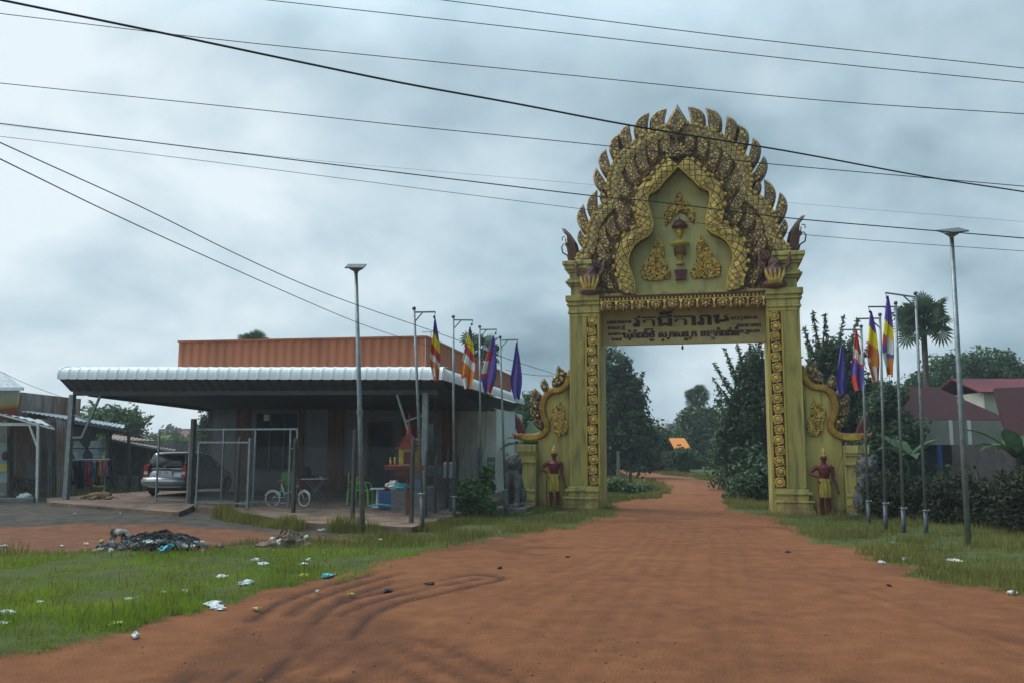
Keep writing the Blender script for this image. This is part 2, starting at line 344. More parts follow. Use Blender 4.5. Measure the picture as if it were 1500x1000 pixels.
# ================================================================ GROUND
def vnoise(x, y, sc, seed=0):
    r = np.random.RandomState(seed); T = r.rand(64, 64)
    x = x*sc+100; y = y*sc+100; xi = np.floor(x).astype(int); yi = np.floor(y).astype(int); fx = x-xi; fy = y-yi
    fx = fx*fx*(3-2*fx); fy = fy*fy*(3-2*fy)
    g = lambda a, b: T[a % 64, b % 64]
    return (g(xi, yi)*(1-fx)+g(xi+1, yi)*fx)*(1-fy)+(g(xi, yi+1)*(1-fx)+g(xi+1, yi+1)*fx)*fy
def sdist(x, y, poly):            # signed distance, positive inside
    d = np.full(x.shape, 1e9); ins = np.zeros(x.shape, bool); n = len(poly)
    for i in range(n):
        ax, ay = poly[i][:2]; bx, by = poly[(i+1) % n][:2]
        ex, ey = bx-ax, by-ay; t = np.clip(((x-ax)*ex+(y-ay)*ey)/(ex*ex+ey*ey+1e-9), 0, 1)
        d = np.minimum(d, np.hypot(x-ax-t*ex, y-ay-t*ey))
        c = ((ay > y) != (by > y)) & (x < (bx-ax)*(y-ay)/(by-ay+1e-12)+ax); ins ^= c
    return np.where(ins, d, -d)
def pdist(x, y, line):
    d = np.full(x.shape, 1e9)
    for (ax, ay), (bx, by) in zip(line[:-1], line[1:]):
        ex, ey = bx-ax, by-ay; t = np.clip(((x-ax)*ex+(y-ay)*ey)/(ex*ex+ey*ey+1e-9), 0, 1)
        d = np.minimum(d, np.hypot(x-ax-t*ex, y-ay-t*ey))
    return d
def sm(v, a, b): t = np.clip((v-a)/(b-a), 0, 1); return t*t*(3-2*t)
def gp(*pts): return [tuple(G(*p)[:2]) for p in pts]
DIRT = gp((-700, 1400), (-250, 1040), (0, 966), (110, 946), (240, 908), (372, 868), (468, 850), (560, 832), (610, 808), (690, 793), (770, 781), (830, 772), (888, 757), (893, 745),
          (893, 736), (940, 731), (966, 725), (982, 716), (970, 710), (930, 701), (905, 693), (800, 690), (800, 680), (893, 681), (909, 684), (964, 693), (1016, 699), (1058, 705), (1072, 713), (1075, 726), (1072, 742), (1086, 750), (1128, 757),
          (1165, 775), (1200, 793), (1260, 812), (1350, 840), (1440, 862), (1520, 884), (1800, 960), (2600, 1300))
REDSTRIP = gp((-200, 770), (140, 766), (300, 768), (440, 777), (540, 790), (520, 797), (430, 792), (330, 800), (200, 800), (150, 806), (60, 812), (-200, 812))
GRAVEL = gp((-200, 736), (60, 736), (280, 742), (450, 758), (530, 768), (545, 780), (500, 787), (440, 782), (300, 774), (140, 772), (-200, 776))
SLABP = [tuple(G(a, b, .30)[:2]) for a, b in ((72, 737), (262, 747), (284, 741.5), (450, 757), (604, 763), (655, 750))]
SLABP = SLABP + [tuple(BF.W(.6, 15)[:2]), tuple(BF.W(-12.4, 15)[:2]), tuple(BF.W(-13.4, 1.2)[:2])]
TRK0 = [gp((452, 1000), (458, 950), (490, 905), (545, 880), (640, 858), (700, 846)), gp((330, 992), (390, 935), (440, 888), (500, 862), (590, 838)),
       gp((700, 1000), (560, 940), (470, 985)), gp((560, 1000), (700, 900), (830, 842), (930, 795), (985, 757), (1040, 735), (1060, 716)),
       gp((860, 1000), (930, 900), (975, 820), (1010, 770), (1045, 748)), gp((760, 1000), (850, 900), (930, 820), (965, 775)),
       gp((1050, 1000), (960, 955), (880, 935), (800, 1000)), gp((1100, 1000), (1075, 880), (1065, 800), (1060, 765)), gp((1500, 960), (1300, 880), (1180, 830), (1100, 780))]
TRK = [[tuple(q) for q in spline(t_, 5)] for t_ in TRK0]
def hz(x, y):
    b = 0.22*sm(-x, 1.5, 11)*sm(y, 19.5, 25.5)
    return b
def ground_z(x, y): return float(hz(np.array([float(x)]), np.array([float(y)]))[0])
def axis(lo, hi, step, far):
    a = list(np.arange(lo, hi, step)); s_ = step
    while a[-1] < far: s_ *= 1.22; a.append(a[-1]+s_)
    s_ = step
    while a[0] > -far: s_ *= 1.22; a.insert(0, a[0]-s_)
    return np.array(a)
gx = axis(-17, 15, .11, 1500); gy = axis(3.5, 34, .11, 1500)
GX, GY = np.meshgrid(gx, gy)
def zones(x, y):
    jit = (vnoise(x, y, 1.3, 1)-.5)*1.1+(vnoise(x, y, 5, 2)-.5)*.7
    d = sdist(x, y, DIRT)+jit*.7*sm(y, 2, 14); dirt = sm(d, -.12, .14)
    red = sm(sdist(x, y, REDSTRIP)+jit*.6, -.2, .25); grv = sm(sdist(x, y, GRAVEL)+jit*.5, -.2, .3)
    grass = (1-dirt)*(1-red)*(1-grv)
    near = sm(-(np.hypot(x, y)-60), 0, 20)
    thin = sm(vnoise(x, y, .8, 5)*.6+vnoise(x, y, 3.2, 6)*.4, .30, .52)
    return dirt, red, grv, grass, thin
DI, RE, GR_, GA, TH = zones(GX, GY)
PUD = sm(vnoise(GX, GY, .45, 61)*.6+vnoise(GX, GY, 1.7, 62)*.4, .60, .72)*DI
track = np.zeros_like(GX)
for i, t_ in enumerate(TRK):
    dd = pdist(GX, GY, t_); w = .095 if i < 3 else .06
    for dd_ in (dd, np.abs(dd-(.36 if i < 3 else .28))): track = np.maximum(track, np.exp(-(dd_/w)**2)*(((.95, .95, .6)[i] if i < 3 else .22))*sm(vnoise(GX, GY, .7, 20+i)*.7+vnoise(GX, GY, 3, 40+i)*.3, .18, .5))
    dd2 = np.abs(dd-w*2.0); track -= .25*np.exp(-(dd2/(w*.6))**2)
track = np.maximum(track, PUD*.35)
inner = sm(-np.hypot(GX, GY-15), -24, -18)
GZ = hz(GX, GY) + inner*((vnoise(GX, GY, 2.2, 3)-.5)*.014+(vnoise(GX, GY, 7, 4)-.5)*.02 - .03*track + .05*GA*(vnoise(GX, GY, 1.1, 9)))
ny, nx = GX.shape; idx = np.arange(nx*ny).reshape(ny, nx)
fc = np.stack([idx[:-1, :-1], idx[:-1, 1:], idx[1:, 1:], idx[1:, :-1]], -1).reshape(-1, 4)
mg = bpy.data.materials.new('ground'); mg.use_nodes = True; t = mg.node_tree; b = t.nodes['Principled BSDF']
b.inputs['Specular IOR Level'].default_value = .2
def tn(ty, **k):
    n = t.nodes.new(ty)
    for a_, c_ in k.items(): setattr(n, a_, c_)
    return n
tcg = tn('ShaderNodeTexCoord')
def nz(sc, det=6, rough=.6):
    n = tn('ShaderNodeTexNoise'); n.inputs['Scale'].default_value = sc; n.inputs['Detail'].default_value = det; n.inputs['Roughness'].default_value = rough
    t.links.new(tcg.outputs['Object'], n.inputs['Vector']); return n
def ramp(src, stops):
    r_ = tn('ShaderNodeValToRGB'); t.links.new(src, r_.inputs[0]); el = r_.color_ramp.elements
    el[0].position, el[0].color = stops[0][0], (*stops[0][1], 1); el[1].position, el[1].color = stops[-1][0], (*stops[-1][1], 1)
    for p_, c_ in stops[1:-1]: k_ = el.new(p_); k_.color = (*c_, 1)
    return r_.outputs[0]
def mixc(f, a_, b_):
    n = tn('ShaderNodeMix', data_type='RGBA')
    if hasattr(f, 'links'): t.links.new(f, n.inputs[0])
    else: n.inputs[0].default_value = f
    for s_, q in ((6, a_), (7, b_)):
        if hasattr(q, 'links'): t.links.new(q, n.inputs[s_])
        else: n.inputs[s_].default_value = (*q, 1)
    return n.outputs[2]
def attr(nm): n = tn('ShaderNodeAttribute'); n.attribute_name = nm; return n.outputs['Fac']
big, mid, fine = nz(.35), nz(2.4, 8), nz(38, 5, .7)
dirtc = ramp(mid.outputs[0], [(.30, (.15, .050, .020)), (.5, (.26, .088, .034)), (.68, (.37, .135, .055))])
dirtc = mixc(mth_f := .35, dirtc, ramp(big.outputs[0], [(.35, (.18, .062, .025)), (.65, (.38, .14, .056))]))
dirtc = mixc(.25, dirtc, ramp(fine.outputs[0], [(.35, (.12, .042, .018)), (.65, (.46, .20, .09))]))
tr_ = tn('ShaderNodeMath', operation='MULTIPLY'); t.links.new(attr('track'), tr_.inputs[0]); tr_.inputs[1].default_value = 1.05; tr_.use_clamp = True
dirtc = mixc(tr_.outputs[0], dirtc, (.085, .034, .02))
soil = ramp(mid.outputs[0], [(.3, (.06, .085, .02)), (.7, (.13, .135, .04))])
gravc = ramp(fine.outputs[0], [(.3, (.04, .034, .029)), (.55, (.10, .085, .072)), (.75, (.22, .19, .165))])
gravc = mixc(.5, gravc, ramp(mid.outputs[0], [(.35, (.025, .021, .018)), (.65, (.15, .115, .09))]))
redc = ramp(mid.outputs[0], [(.3, (.15, .06, .03)), (.7, (.27, .115, .06))])
c_ = mixc(attr('dirt'), soil, dirtc); c_ = mixc(attr('red'), c_, redc); c_ = mixc(attr('gravel'), c_, gravc)
t.links.new(c_, b.inputs['Base Color']); b.inputs['Roughness'].default_value = .95
bpn = tn('ShaderNodeBump'); bpn.inputs['Strength'].default_value = .9; bpn.inputs['Distance'].default_value = .05
fa = tn('ShaderNodeMath', operation='ADD'); t.links.new(fine.outputs[0], fa.inputs[0]); t.links.new(mid.outputs[0], fa.inputs[1])
t.links.new(fa.outputs[0], bpn.inputs['Height']); t.links.new(bpn.outputs[0], b.inputs['Normal'])
ground = np_mesh('ground', np.stack([GX, GY, GZ], -1).reshape(-1, 3), fc, mg,
    attrs=dict(dirt=DI.ravel(), red=RE.ravel(), gravel=GR_.ravel(), track=np.clip(track, 0, 1).ravel()))
ground.data.polygons.foreach_set('use_smooth', [True]*len(ground.data.polygons))
tag(ground, kind='structure')
# concrete apron of the house
sl = MB(); n_ = len(SLABP)
ztop = [ (.34 if x < -9 else .25 if x < -5 else .17) if y < 30 else .32 for x, y in SLABP]
sl.add([(x, y, -.2) for x, y in SLABP]+[(x, y, z) for (x, y), z in zip(SLABP, ztop)], [tuple(range(n_))[::-1], tuple(range(n_, 2*n_))]+[(i, (i+1) % n_, (i+1) % n_+n_, i+n_) for i in range(n_)])
bmt = bmesh.new(); slab = sl.build('pavement', M['concrete']); bmt.from_mesh(slab.data); bmesh.ops.triangulate(bmt, faces=[f_ for f_ in bmt.faces if len(f_.verts) > 4]); bmt.to_mesh(slab.data); bmt.free()
tag(slab, kind='structure')

# ---------------------------------------------------------------- grass blades
def blades(name, n, xr, yr, keep, h, w, matn, dens_pow=1.0, seed=3):
    r = np.random.RandomState(seed); xs = []; ys = []; tot = 0
    while tot < n:
        x = r.uniform(*xr, 60000); y = r.uniform(*yr, 60000); k = r.rand(60000) < keep(x, y)
        xs.append(x[k]); ys.append(y[k]); tot += k.sum()
        if len(xs) > 200: break
    x = np.concatenate(xs)[:n]; y = np.concatenate(ys)[:n]; n = len(x)
    z = hz(x, y)+.0; hgt = h*(.4+r.rand(n)**1.5*1.3)*(.35+1.4*vnoise(x, y, 1.3, 31)**1.5); an = r.rand(n)*6.283; ln = r.normal(0, .35, n)*hgt; la = r.rand(n)*6.283
    wx = np.cos(an)*w; wy = np.sin(an)*w
    P = np.zeros((n, 5, 3)); mx_ = x+np.cos(la)*ln*.35; my_ = y+np.sin(la)*ln*.35
    P[:, 0] = np.stack([x-wx, y-wy, z], -1); P[:, 1] = np.stack([x+wx, y+wy, z], -1)
    P[:, 2] = np.stack([mx_+wx*.8, my_+wy*.8, z+hgt*.6], -1); P[:, 3] = np.stack([mx_-wx*.8, my_-wy*.8, z+hgt*.6], -1)
    P[:, 4] = np.stack([x+np.cos(la)*ln, y+np.sin(la)*ln, z+hgt], -1)
    base = np.arange(n)[:, None]*5
    tri = np.concatenate([base+np.array([[0, 1, 2]]), base+np.array([[0, 2, 3]]), base+np.array([[3, 2, 4]])])
    tone = np.repeat(np.clip(.5*vnoise(x, y, 1.2, 8)+.5*r.rand(n)+.0, 0, 1), 5)
    o = np_mesh(name, P.reshape(-1, 3), tri, M[matn], attrs=dict(tone=tone)); tag(o, kind='stuff'); return o
def lush(x, y):
    d, re_, g, ga, th = zones(x, y)
    return ga*(.35+.65*th)*sm(-x, -1.0, 1.5)*sm(-(y+.25*np.abs(x)), -19.2, -17.0)*np.clip(10/np.hypot(x, y), .25, 1)
def olive(x, y):
    d, re_, g, ga, th = zones(x, y); ins = sdist(x, y, SLABP) < 0
    return ga*(.12+.88*th)*ins*np.clip(14/np.hypot(x, y), .2, 1)*(1-.85*sm(-x, -1.0, 1.5)*sm(-(y+.25*np.abs(x)), -19.2, -17.0))
tag(blades('grass', 190000, (-14, 3), (4.5, 20), lush, .058, .006, 'grass', seed=3), 'short bright green grass on the left roadside', 'grass')
tag(blades('grass', 120000, (-18, 13), (7, 40), olive, .12, .008, 'grassdry', seed=5), 'olive grass verge round the poles and the gate piers', 'grass')
def bank(x, y):
    d, re_, g, ga, th = zones(x, y); return ga*(.4+.6*th)
tag(blades('grass', 60000, (2, 14), (30, 80), bank, .13, .03, 'grassdry', seed=9), 'grass banks along the road beyond the gate', 'grass')
def weeds(x, y):
    d, re_, g, ga, th = zones(x, y); e_ = -sdist(x, y, SLABP); return (1-d)*np.exp(-((e_-.15)/.25)**2)*(e_ > 0)*sm(vnoise(x, y, 1.1, 71), .15, .5)*(x > -8)
tag(blades('grass', 14000, (-8, 2), (17, 30), weeds, .2, .009, 'grassdry', seed=10), 'weeds growing along the edge of the concrete', 'grass')
# pebbles and crumbs of laterite lying on the road
rp_ = np.random.RandomState(15); n_ = 6000; d_ = 4.5+rp_.rand(n_)**1.6*20; a_ = rp_.uniform(-.62, .62, n_); px_ = a_*d_; py_ = d_
k_ = (zones(px_, py_)[0] > .3) & (rp_.rand(n_) < .25+.75*sm(vnoise(px_, py_, .8, 91), .4, .7)); px_, py_ = px_[k_], py_[k_]; n_ = len(px_); r_ = .005+.011*rp_.rand(n_)**3
oc = np.array([(1, 0, 0), (0, 1, 0), (-1, 0, 0), (0, -1, 0), (0, 0, .7), (0, 0, -.7)]); vv = oc[None]*(r_[:, None, None])*(1+rp_.uniform(-.35, .35, (n_, 6, 3)))+np.stack([px_, py_, hz(px_, py_)+.006], -1)[:, None, :]
tf = np.array([(0, 1, 4), (1, 2, 4), (2, 3, 4), (3, 0, 4), (1, 0, 5), (2, 1, 5), (3, 2, 5), (0, 3, 5)]); ff_ = (np.arange(n_)[:, None, None]*6+tf[None]).reshape(-1, 3)
tag(np_mesh('gravel', vv.reshape(-1, 3), ff_, mat('laterite_pebble', (.36, .15, .075), .95, var=.4, scale=1.7, bump=0)), 'loose laterite pebbles on the dirt road', 'gravel', None, 'stuff')

# ================================================================ GATE
GATE_RZ = -GF.a
gate = empty('gate_arch', GF.W(0, 0), GATE_RZ, 'tall olive and gold temple gate with flame crest spanning the dirt road', 'gate')
def bake(o, voxel=.02, smooth=4, fac=.6):
    """join the overlapping pieces of a figure into one continuous skin"""
    r_ = o.modifiers.new('remesh', 'REMESH'); r_.mode = 'VOXEL'; r_.voxel_size = voxel
    s_ = o.modifiers.new('smooth', 'SMOOTH'); s_.iterations = smooth; s_.factor = fac
    dg = bpy.context.evaluated_depsgraph_get(); me = bpy.data.meshes.new_from_object(o.evaluated_get(dg), depsgraph=dg)
    o.modifiers.clear(); old = o.data; o.data = me
    if not me.materials: me.materials.append(old.materials[0])
    me.polygons.foreach_set('use_smooth', [True]*len(me.polygons)); return o
zA = lambda X, Y_: GF.L(800+X/3.659, 130+Y_/3.659)
zB = lambda X, Y_: GF.L(810+X/5.884, 270+Y_/5.884)
zT = lambda X, Y_: GF.L(920+X/6.667, 270+Y_/6.667, .3)
zW = lambda X, Y_: GF.L(740+X/7.145, 520+Y_/7.145, .3)
OUTER = [zA(*p) for p in ((704, 178), (650, 190), (600, 208), (555, 230), (515, 250), (478, 277), (438, 310), (402, 345), (370, 385), (347, 430), (335, 480), (333, 535), (340, 585), (318, 605), (290, 630), (260, 665), (236, 710), (220, 760), (217, 815), (192, 868), (150, 905))]
INNER = [zA(*p) for p in ((707, 415), (685, 440), (655, 472), (628, 500), (610, 525), (596, 542), (566, 554), (548, 570), (543, 595), (547, 630), (558, 665), (568, 700), (573, 735), (566, 765), (545, 790), (508, 808), (475, 835), (452, 872), (440, 915))] + [zB(*p) for p in ((648, 690), (664, 740), (686, 790), (702, 845), (708, 900), (700, 950))]
cx0 = OUTER[0][0]; OUTER = [(x-cx0, z) for x, z in OUTER]; cx1 = INNER[0][0]; INNER = [(min(x-cx1, 0), z) for x, z in INNER]
OUTER[0] = (0, OUTER[0][1]); INNER[0] = (0, INNER[0][1])
mir = lambda L_: [(-x, z) for x, z in L_]
def resample(line, step):
    L_ = [Vector((a, c)) for a, c in line]; out_ = [L_[0]]; acc = 0
    for a, c in zip(L_[:-1], L_[1:]):
        d = (c-a).length; k = max(1, round(d/step)) if d > step*.5 else 1
        for j in range(1, k+1): out_.append(a.lerp(c, j/k))
    return out_
def ribbon(mb, line, w, yb, yf, prof=((0, .0), (.08, -.05), (.5, -.09), (.92, -.05), (1, .0))):
    """raised band along a line, its width laid to the left of the walking direction; fills uv (metres)"""
    P = [Vector((p[0], p[1])) for p in line]; n = len(P); u = 0; vs = []; uv = []
    for i, p in enumerate(P):
        a = P[max(i-1, 0)]; c = P[min(i+1, n-1)]; d = (c-a).normalized(); nm = Vector((-d.y, d.x))
        if i: u += (p-P[i-1]).length
        vs.append((p.x, yb, p.y)); uv.append((u, 0))
        for t_, dy in prof:
            q = p+nm*(w*t_); vs.append((q.x, yf+dy, q.y)); uv.append((u, abs(w)*t_))
        q = p+nm*w; vs.append((q.x, yb, q.y)); uv.append((u, abs(w)))
    k = len(prof)+2; fs = [(i*k+j, i*k+j+1, (i+1)*k+j+1, (i+1)*k+j) for i in range(n-1) for j in range(k-1)]
    if mb.uv is None: mb.uv = []
    mb.uv += uv; mb.add(vs, fs)
def put_uv(o, uvs):
    lay = o.data.uv_layers.new(name='uv'); vi = np.zeros(len(o.data.loops), np.int32); o.data.loops.foreach_get('vertex_index', vi)
    lay.data.foreach_set('uv', np.array(uvs, np.float32)[vi].ravel())
def scale_mat(name, gold, dark, per=.17):
    m_ = filigree(name, gold, dark, 7, tuple(c*.62 for c in gold)); t_ = m_.node_tree
    for n_ in t_.nodes:
        if n_.type == 'VALTORGB' and n_.color_ramp.elements[0].position < .06: n_.color_ramp.elements[0].position = .0; n_.color_ramp.elements[1].position = .07; n_.color_ramp.elements[0].color = (.45, .45, .45, 1); b_ = t_.nodes['Principled BSDF']
    src = b_.inputs['Base Color'].links[0].from_socket
    uvn = t_.nodes.new('ShaderNodeUVMap'); sp_ = t_.nodes.new('ShaderNodeSeparateXYZ'); t_.links.new(uvn.outputs[0], sp_.inputs[0])
    def mm(op, a_, c_):
        n_ = t_.nodes.new('ShaderNodeMath'); n_.operation = op
        for i, q in enumerate((a_, c_)):
            if hasattr(q, 'links'): t_.links.new(q, n_.inputs[i])
            else: n_.inputs[i].default_value = q
        return n_.outputs[0]
    res = None
    for sgn in ('ADD', 'SUBTRACT'):
        s_ = mm(sgn, sp_.outputs[0], sp_.outputs[1]); f_ = mm('PINGPONG', s_, per/2); g_ = mm('GREATER_THAN', f_, per*.075)
        res = g_ if res is None else mm('MULTIPLY', res, g_)
    mx_ = t_.nodes.new('ShaderNodeMix'); mx_.data_type = 'RGBA'; t_.links.new(res, mx_.inputs[0]); mx_.inputs[6].default_value = (*dark, 1)
    t_.links.new(src, mx_.inputs[7]); t_.links.new(mx_.outputs[2], b_.inputs['Base Color']); return m_
M['scaleA'] = scale_mat('gilt_lattice', (.72, .46, .09), (.07, .045, .025), .26)
M['scaleB'] = scale_mat('worn_gilt_lattice', (.60, .41, .13), (.10, .065, .03), .24)

# --- piers with mouldings
for sx in (-1, 1):
    p = MB(); x0, x1 = 2.63, 3.62
    bx = lambda a, c, y0, y1, z0, z1, mb=None: (mb or p).box(min(sx*a, sx*c), max(sx*a, sx*c), y0, y1, z0, z1)
    bx(x0, x1, 0, 1.5, -.4, 6.98)
    for i in range(9): bx(3.16+i*.048, 3.16+i*.048+.026, -.016, 0, .8, 6.28)       # fluting
    bx(3.58, x1+.02, -.03, 1.45, .8, 6.28)
    p.build('pier', M['paint'], gate)
    c = MB()
    for z0, z1, pr in ((6.28, 6.40, .03), (6.40, 6.47, .075), (6.47, 6.66, .05), (6.66, 6.72, .11), (6.72, 6.80, .08), (6.80, 7.0, .14)):
        bx(x0+.004, x1+pr, -pr, 1.5+pr, z0, z1, c)
    for z0, z1, pr in ((7.0, 7.34, -.02), (7.34, 7.42, .05), (7.42, 7.50, .14), (7.50, 7.58, .08), (7.58, 7.80, .02), (7.80, 7.88, .10), (7.88, 8.02, .17), (8.02, 8.16, .23)):
        bx(2.86, x1+pr, .02-pr, 1.2+pr, z0, z1, c)
    c.build('capital', M['paint'], gate, bevel=.02)
    c = MB()
    for z0, z1, pr in ((-.4, .14, .16), (.14, .36, .12), (.36, .42, .155), (.42, .60, .05), (.60, .68, .11), (.68, .76, .06)):
        bx(x0+.08, x1+pr*1.6, -pr, 1.5+pr, z0, z1, c)
    c.build('pier_base', M['paint'], gate, bevel=.015)
    g = MB()
    for a, c_ in ((3.07, 3.125), (2.66, 2.715)): bx(a, c_, -.05, -.001, .79, 6.27, g)
    g.build('gold_fillet', M['paint_hi'], gate)
    g = MB(); bx(2.717, 3.068, -.012, -.002, .80, 6.26, g)
    for i in range(17):
        z = .97+i*.322; ox = sx*(2.89+(.018 if i % 2 else -.018))
        g.lathe([(.001, -.085), (.055, -.08), (.085, -.055), (.09, -.015)], (ox, 0, z), 12, 1, 'y')
        g.lathe([(.105, -.02), (.11, -.06), (.13, -.07), (.15, -.055), (.155, -.015)], (ox, 0, z), 14, 1, 'y')
        for q in range(4):
            t_ = math.pi/4+q*math.pi/2+.2
            g.ball((ox+.165*math.cos(t_), -.03, z+.165*math.sin(t_)), (.028, .03, .028), 6, 4, 1)
    g.build('rosette_strip', [M['maroon'], M['golddull']], gate, smooth=False)

# --- beam, frieze and sign board
b_ = MB(); b_.box(-2.63, 2.63, .1, 1.3, 6.55, 6.93); b_.box(-2.86, 2.86, .1, 1.2, 6.93, 7.05); b_.build('beam', M['paint'], gate)
b_ = MB(); b_.box(-2.628, 2.628, -.10, .1, 6.86, 6.935); b_.box(-2.628, 2.628, -.04, .098, 6.70, 6.86); b_.build('frieze', M['maroon'], gate)
b_ = MB(); b_.box(-2.627, 2.627, -.085, -.04, 6.745, 6.775)
for i in range(44): x = -2.6+i*.1208; b_.box(x, x+.055, -.09, -.04, 6.79, 6.855)
b_.build('dentil_course', M['gold'], gate)
b_ = MB()
for i in range(10):
    x = -2.36+i*.5245
    o2 = [(x, 6.36), (x-.06, 6.43), (x-.15, 6.46), (x-.2, 6.54), (x-.19, 6.66), (x-.12, 6.74), (x+.12, 6.74), (x+.19, 6.66), (x+.2, 6.54), (x+.15, 6.46), (x+.06, 6.43)]
    b_.dome_prism(o2, -.15, -.045, .6)
    b_.ball((x, -.14, 6.58), (.045, .04, .07), 8, 6, 1)
    for q in range(6): t_ = q*math.pi/3+.5; b_.ball((x+.115*math.cos(t_), -.125, 6.6+.1*math.sin(t_)), .036, 6, 4, 1)
for i in range(11):
    x = -2.6+i*.52; x = max(-2.56, min(2.56, x))
    b_.dome_prism([(x-.05, 6.46), (x+.05, 6.46), (x+.02, 6.6), (x+.06, 6.74), (x-.06, 6.74), (x-.02, 6.6)], -.12, -.045, .6, 1)
b_.build('pendant_row', [M['fili_red'], M['golddull']], gate)
s_ = MB(); s_.box(-2.629, 2.629, .62, .86, 5.40, 6.55); sign = s_.build('sign_board', mat('sign_olive', (.50, .40, .18), .8, var=.12, scale=2), gate)
s_ = MB(); s_.tube([(.0, .66, 5.40), (.0, .66, 5.33)], .012, 6); s_.ball((0, .66, 5.27), (.04, .04, .07)); s_.build('bulb', M['maroon'], gate, True)
def khmer(rows, y, mat_):
    """rows of (text, x centre, baseline z, size, target width); sub-letters follow the sign U+17D2"""
    acc = MB()
    def glyphs(txt):
        cu = bpy.data.curves.new('t', 'FONT'); cu.body = txt; cu.resolution_u = 2; cu.offset = .012; ob = bpy.data.objects.new('t', cu); COL.objects.link(ob)
        dg = bpy.context.evaluated_depsgraph_get(); dg.update(); me = ob.evaluated_get(dg).to_mesh()
        V_ = [(v_.co.x, v_.co.y) for v_ in me.vertices]; F_ = [tuple(p_.vertices) for p_ in me.polygons]
        bpy.data.objects.remove(ob); bpy.data.curves.remove(cu); return V_, F_
    for txt, xc, z0, size, tw in rows:
        pen = 0; items = []
        for cl in txt.split('|'):
            if cl == ' ': pen += .35; continue
            parts_ = cl.split('_')
            V_, F_ = glyphs(parts_[0])
            if not V_: continue
            mnx = min(v_[0] for v_ in V_); mxx = max(v_[0] for v_ in V_)
            items.append(([(v_[0]-mnx+pen, v_[1]) for v_ in V_], F_)); w = mxx-mnx
            if len(parts_) > 1:
                V2, F2 = glyphs(parts_[1]); a_ = min(v_[0] for v_ in V2); c_ = max(v_[0] for v_ in V2)
                items.append(([(pen+w/2+(v_[0]-(a_+c_)/2)*.75, v_[1]*.5-.42) for v_ in V2], F2))
            pen += w+.07
        sx = tw/pen
        for V_, F_ in items:
            for dx in ((-.012, .012) if size > .2 else (-.004, .004)):
                acc.add([(xc-tw/2+v_[0]*sx+dx*1.5, y-(.002 if dx > 0 else 0), z0+v_[1]*size) for v_ in V_], F_)
    me = bpy.data.meshes.new('lettering'); me.from_pydata(acc.v, [], acc.f); me.materials.append(mat_)
    o = bpy.data.objects.new('lettering', me); COL.objects.link(o); o.parent = gate
    sd_ = o.modifiers.new('solid', 'SOLIDIFY'); sd_.thickness = .02; sd_.offset = 0
khmer([('វ|ត_ត|ជី|តា|រា|ម', -.02, 5.99, .54, 3.15),
       ('ឃុំ|កំ|ព|ង់|ថ_ម| |ស_រ|ុ|ក|ស|ន_ទ|ុ|ក| |ខេ|ត_ត|កំ|ព|ង់|ធំ', -.05, 5.62, .30, 3.75),
       ('សា|ង|ដោ|យ|លោ|ក', -2.06, 6.12, .16, .82), ('ឧ|បា|ស|ក| |ញុំ', -2.15, 5.93, .15, .58), ('លោ|ក|តា| |ស_រី', -2.15, 5.73, .14, .56), ('២០|០៥', -2.15, 5.55, .14, .34),
       ('ឧ|ប|ត្ថ|ម|ភ', 1.98, 6.14, .16, .85), ('(|លោ|ក| |យា|យ|)', 2.12, 5.90, .16, .76), ('ព|ុ|ទ_ធ|ស|ក', 2.15, 5.71, .15, .62)], .61, M['signdark'])

# --- pediment: solid plate, recessed panel, bands, leaves, flames
PY0, PY1 = .30, .95
full = OUTER + [(-3.0, 7.06)] + [(3.0, 7.06)] + mir(OUTER)[::-1][:-1]
inn = INNER + mir(INNER)[::-1][:-1]
def ring_plate(name, outer_l, inner_l, y0, y1, m_):
    """half plates between the two outlines, mirrored, so that the panel stays recessed"""
    mb = MB()
    for L1, L2 in ((outer_l, inner_l), (mir(outer_l), mir(inner_l))):
        mb.prism([tuple(p) for p in L1] + [tuple(p) for p in L2[::-1]], y0, y1)
    return mb.build(name, m_, gate)
ring_plate('pediment', OUTER+[(-2.95, 7.06)], INNER[:-1]+[(INNER[-1][0], 7.06)], PY0-.1, PY1, M['fili_back'])
p = MB(); p.prism([(x*1.06, min(z+.1, 12.2)) for x, z in INNER[:-1]]+[(-1.9, 7.06), (1.9, 7.06)]+[(x*1.06, min(z+.1, 12.2)) for x, z in mir(INNER)[::-1][1:-1]], .42, .80)
p.build('tympanum', M['tymp'], gate)
def blocks(mb, sx, L_, off, yy):
    for i in range(1, len(L_)-1):
        d = (L_[i+1]-L_[i-1]).normalized(); nm = Vector((-d.y, d.x)); q = L_[i]+nm*off; e_ = nm*.055; d = d*(.40*min((L_[i+1]-L_[i]).length, (L_[i]-L_[i-1]).length))
        o2 = [q-d-e_, q+d-e_, q+d+e_, q-d+e_]; n0 = len(mb.v)
        mb.dome_prism([(sx*-v_.x, v_.y) for v_ in o2], yy-.07, yy+.18, .75, 1); mb.uv += [(.3, .1)]*(len(mb.v)-n0)
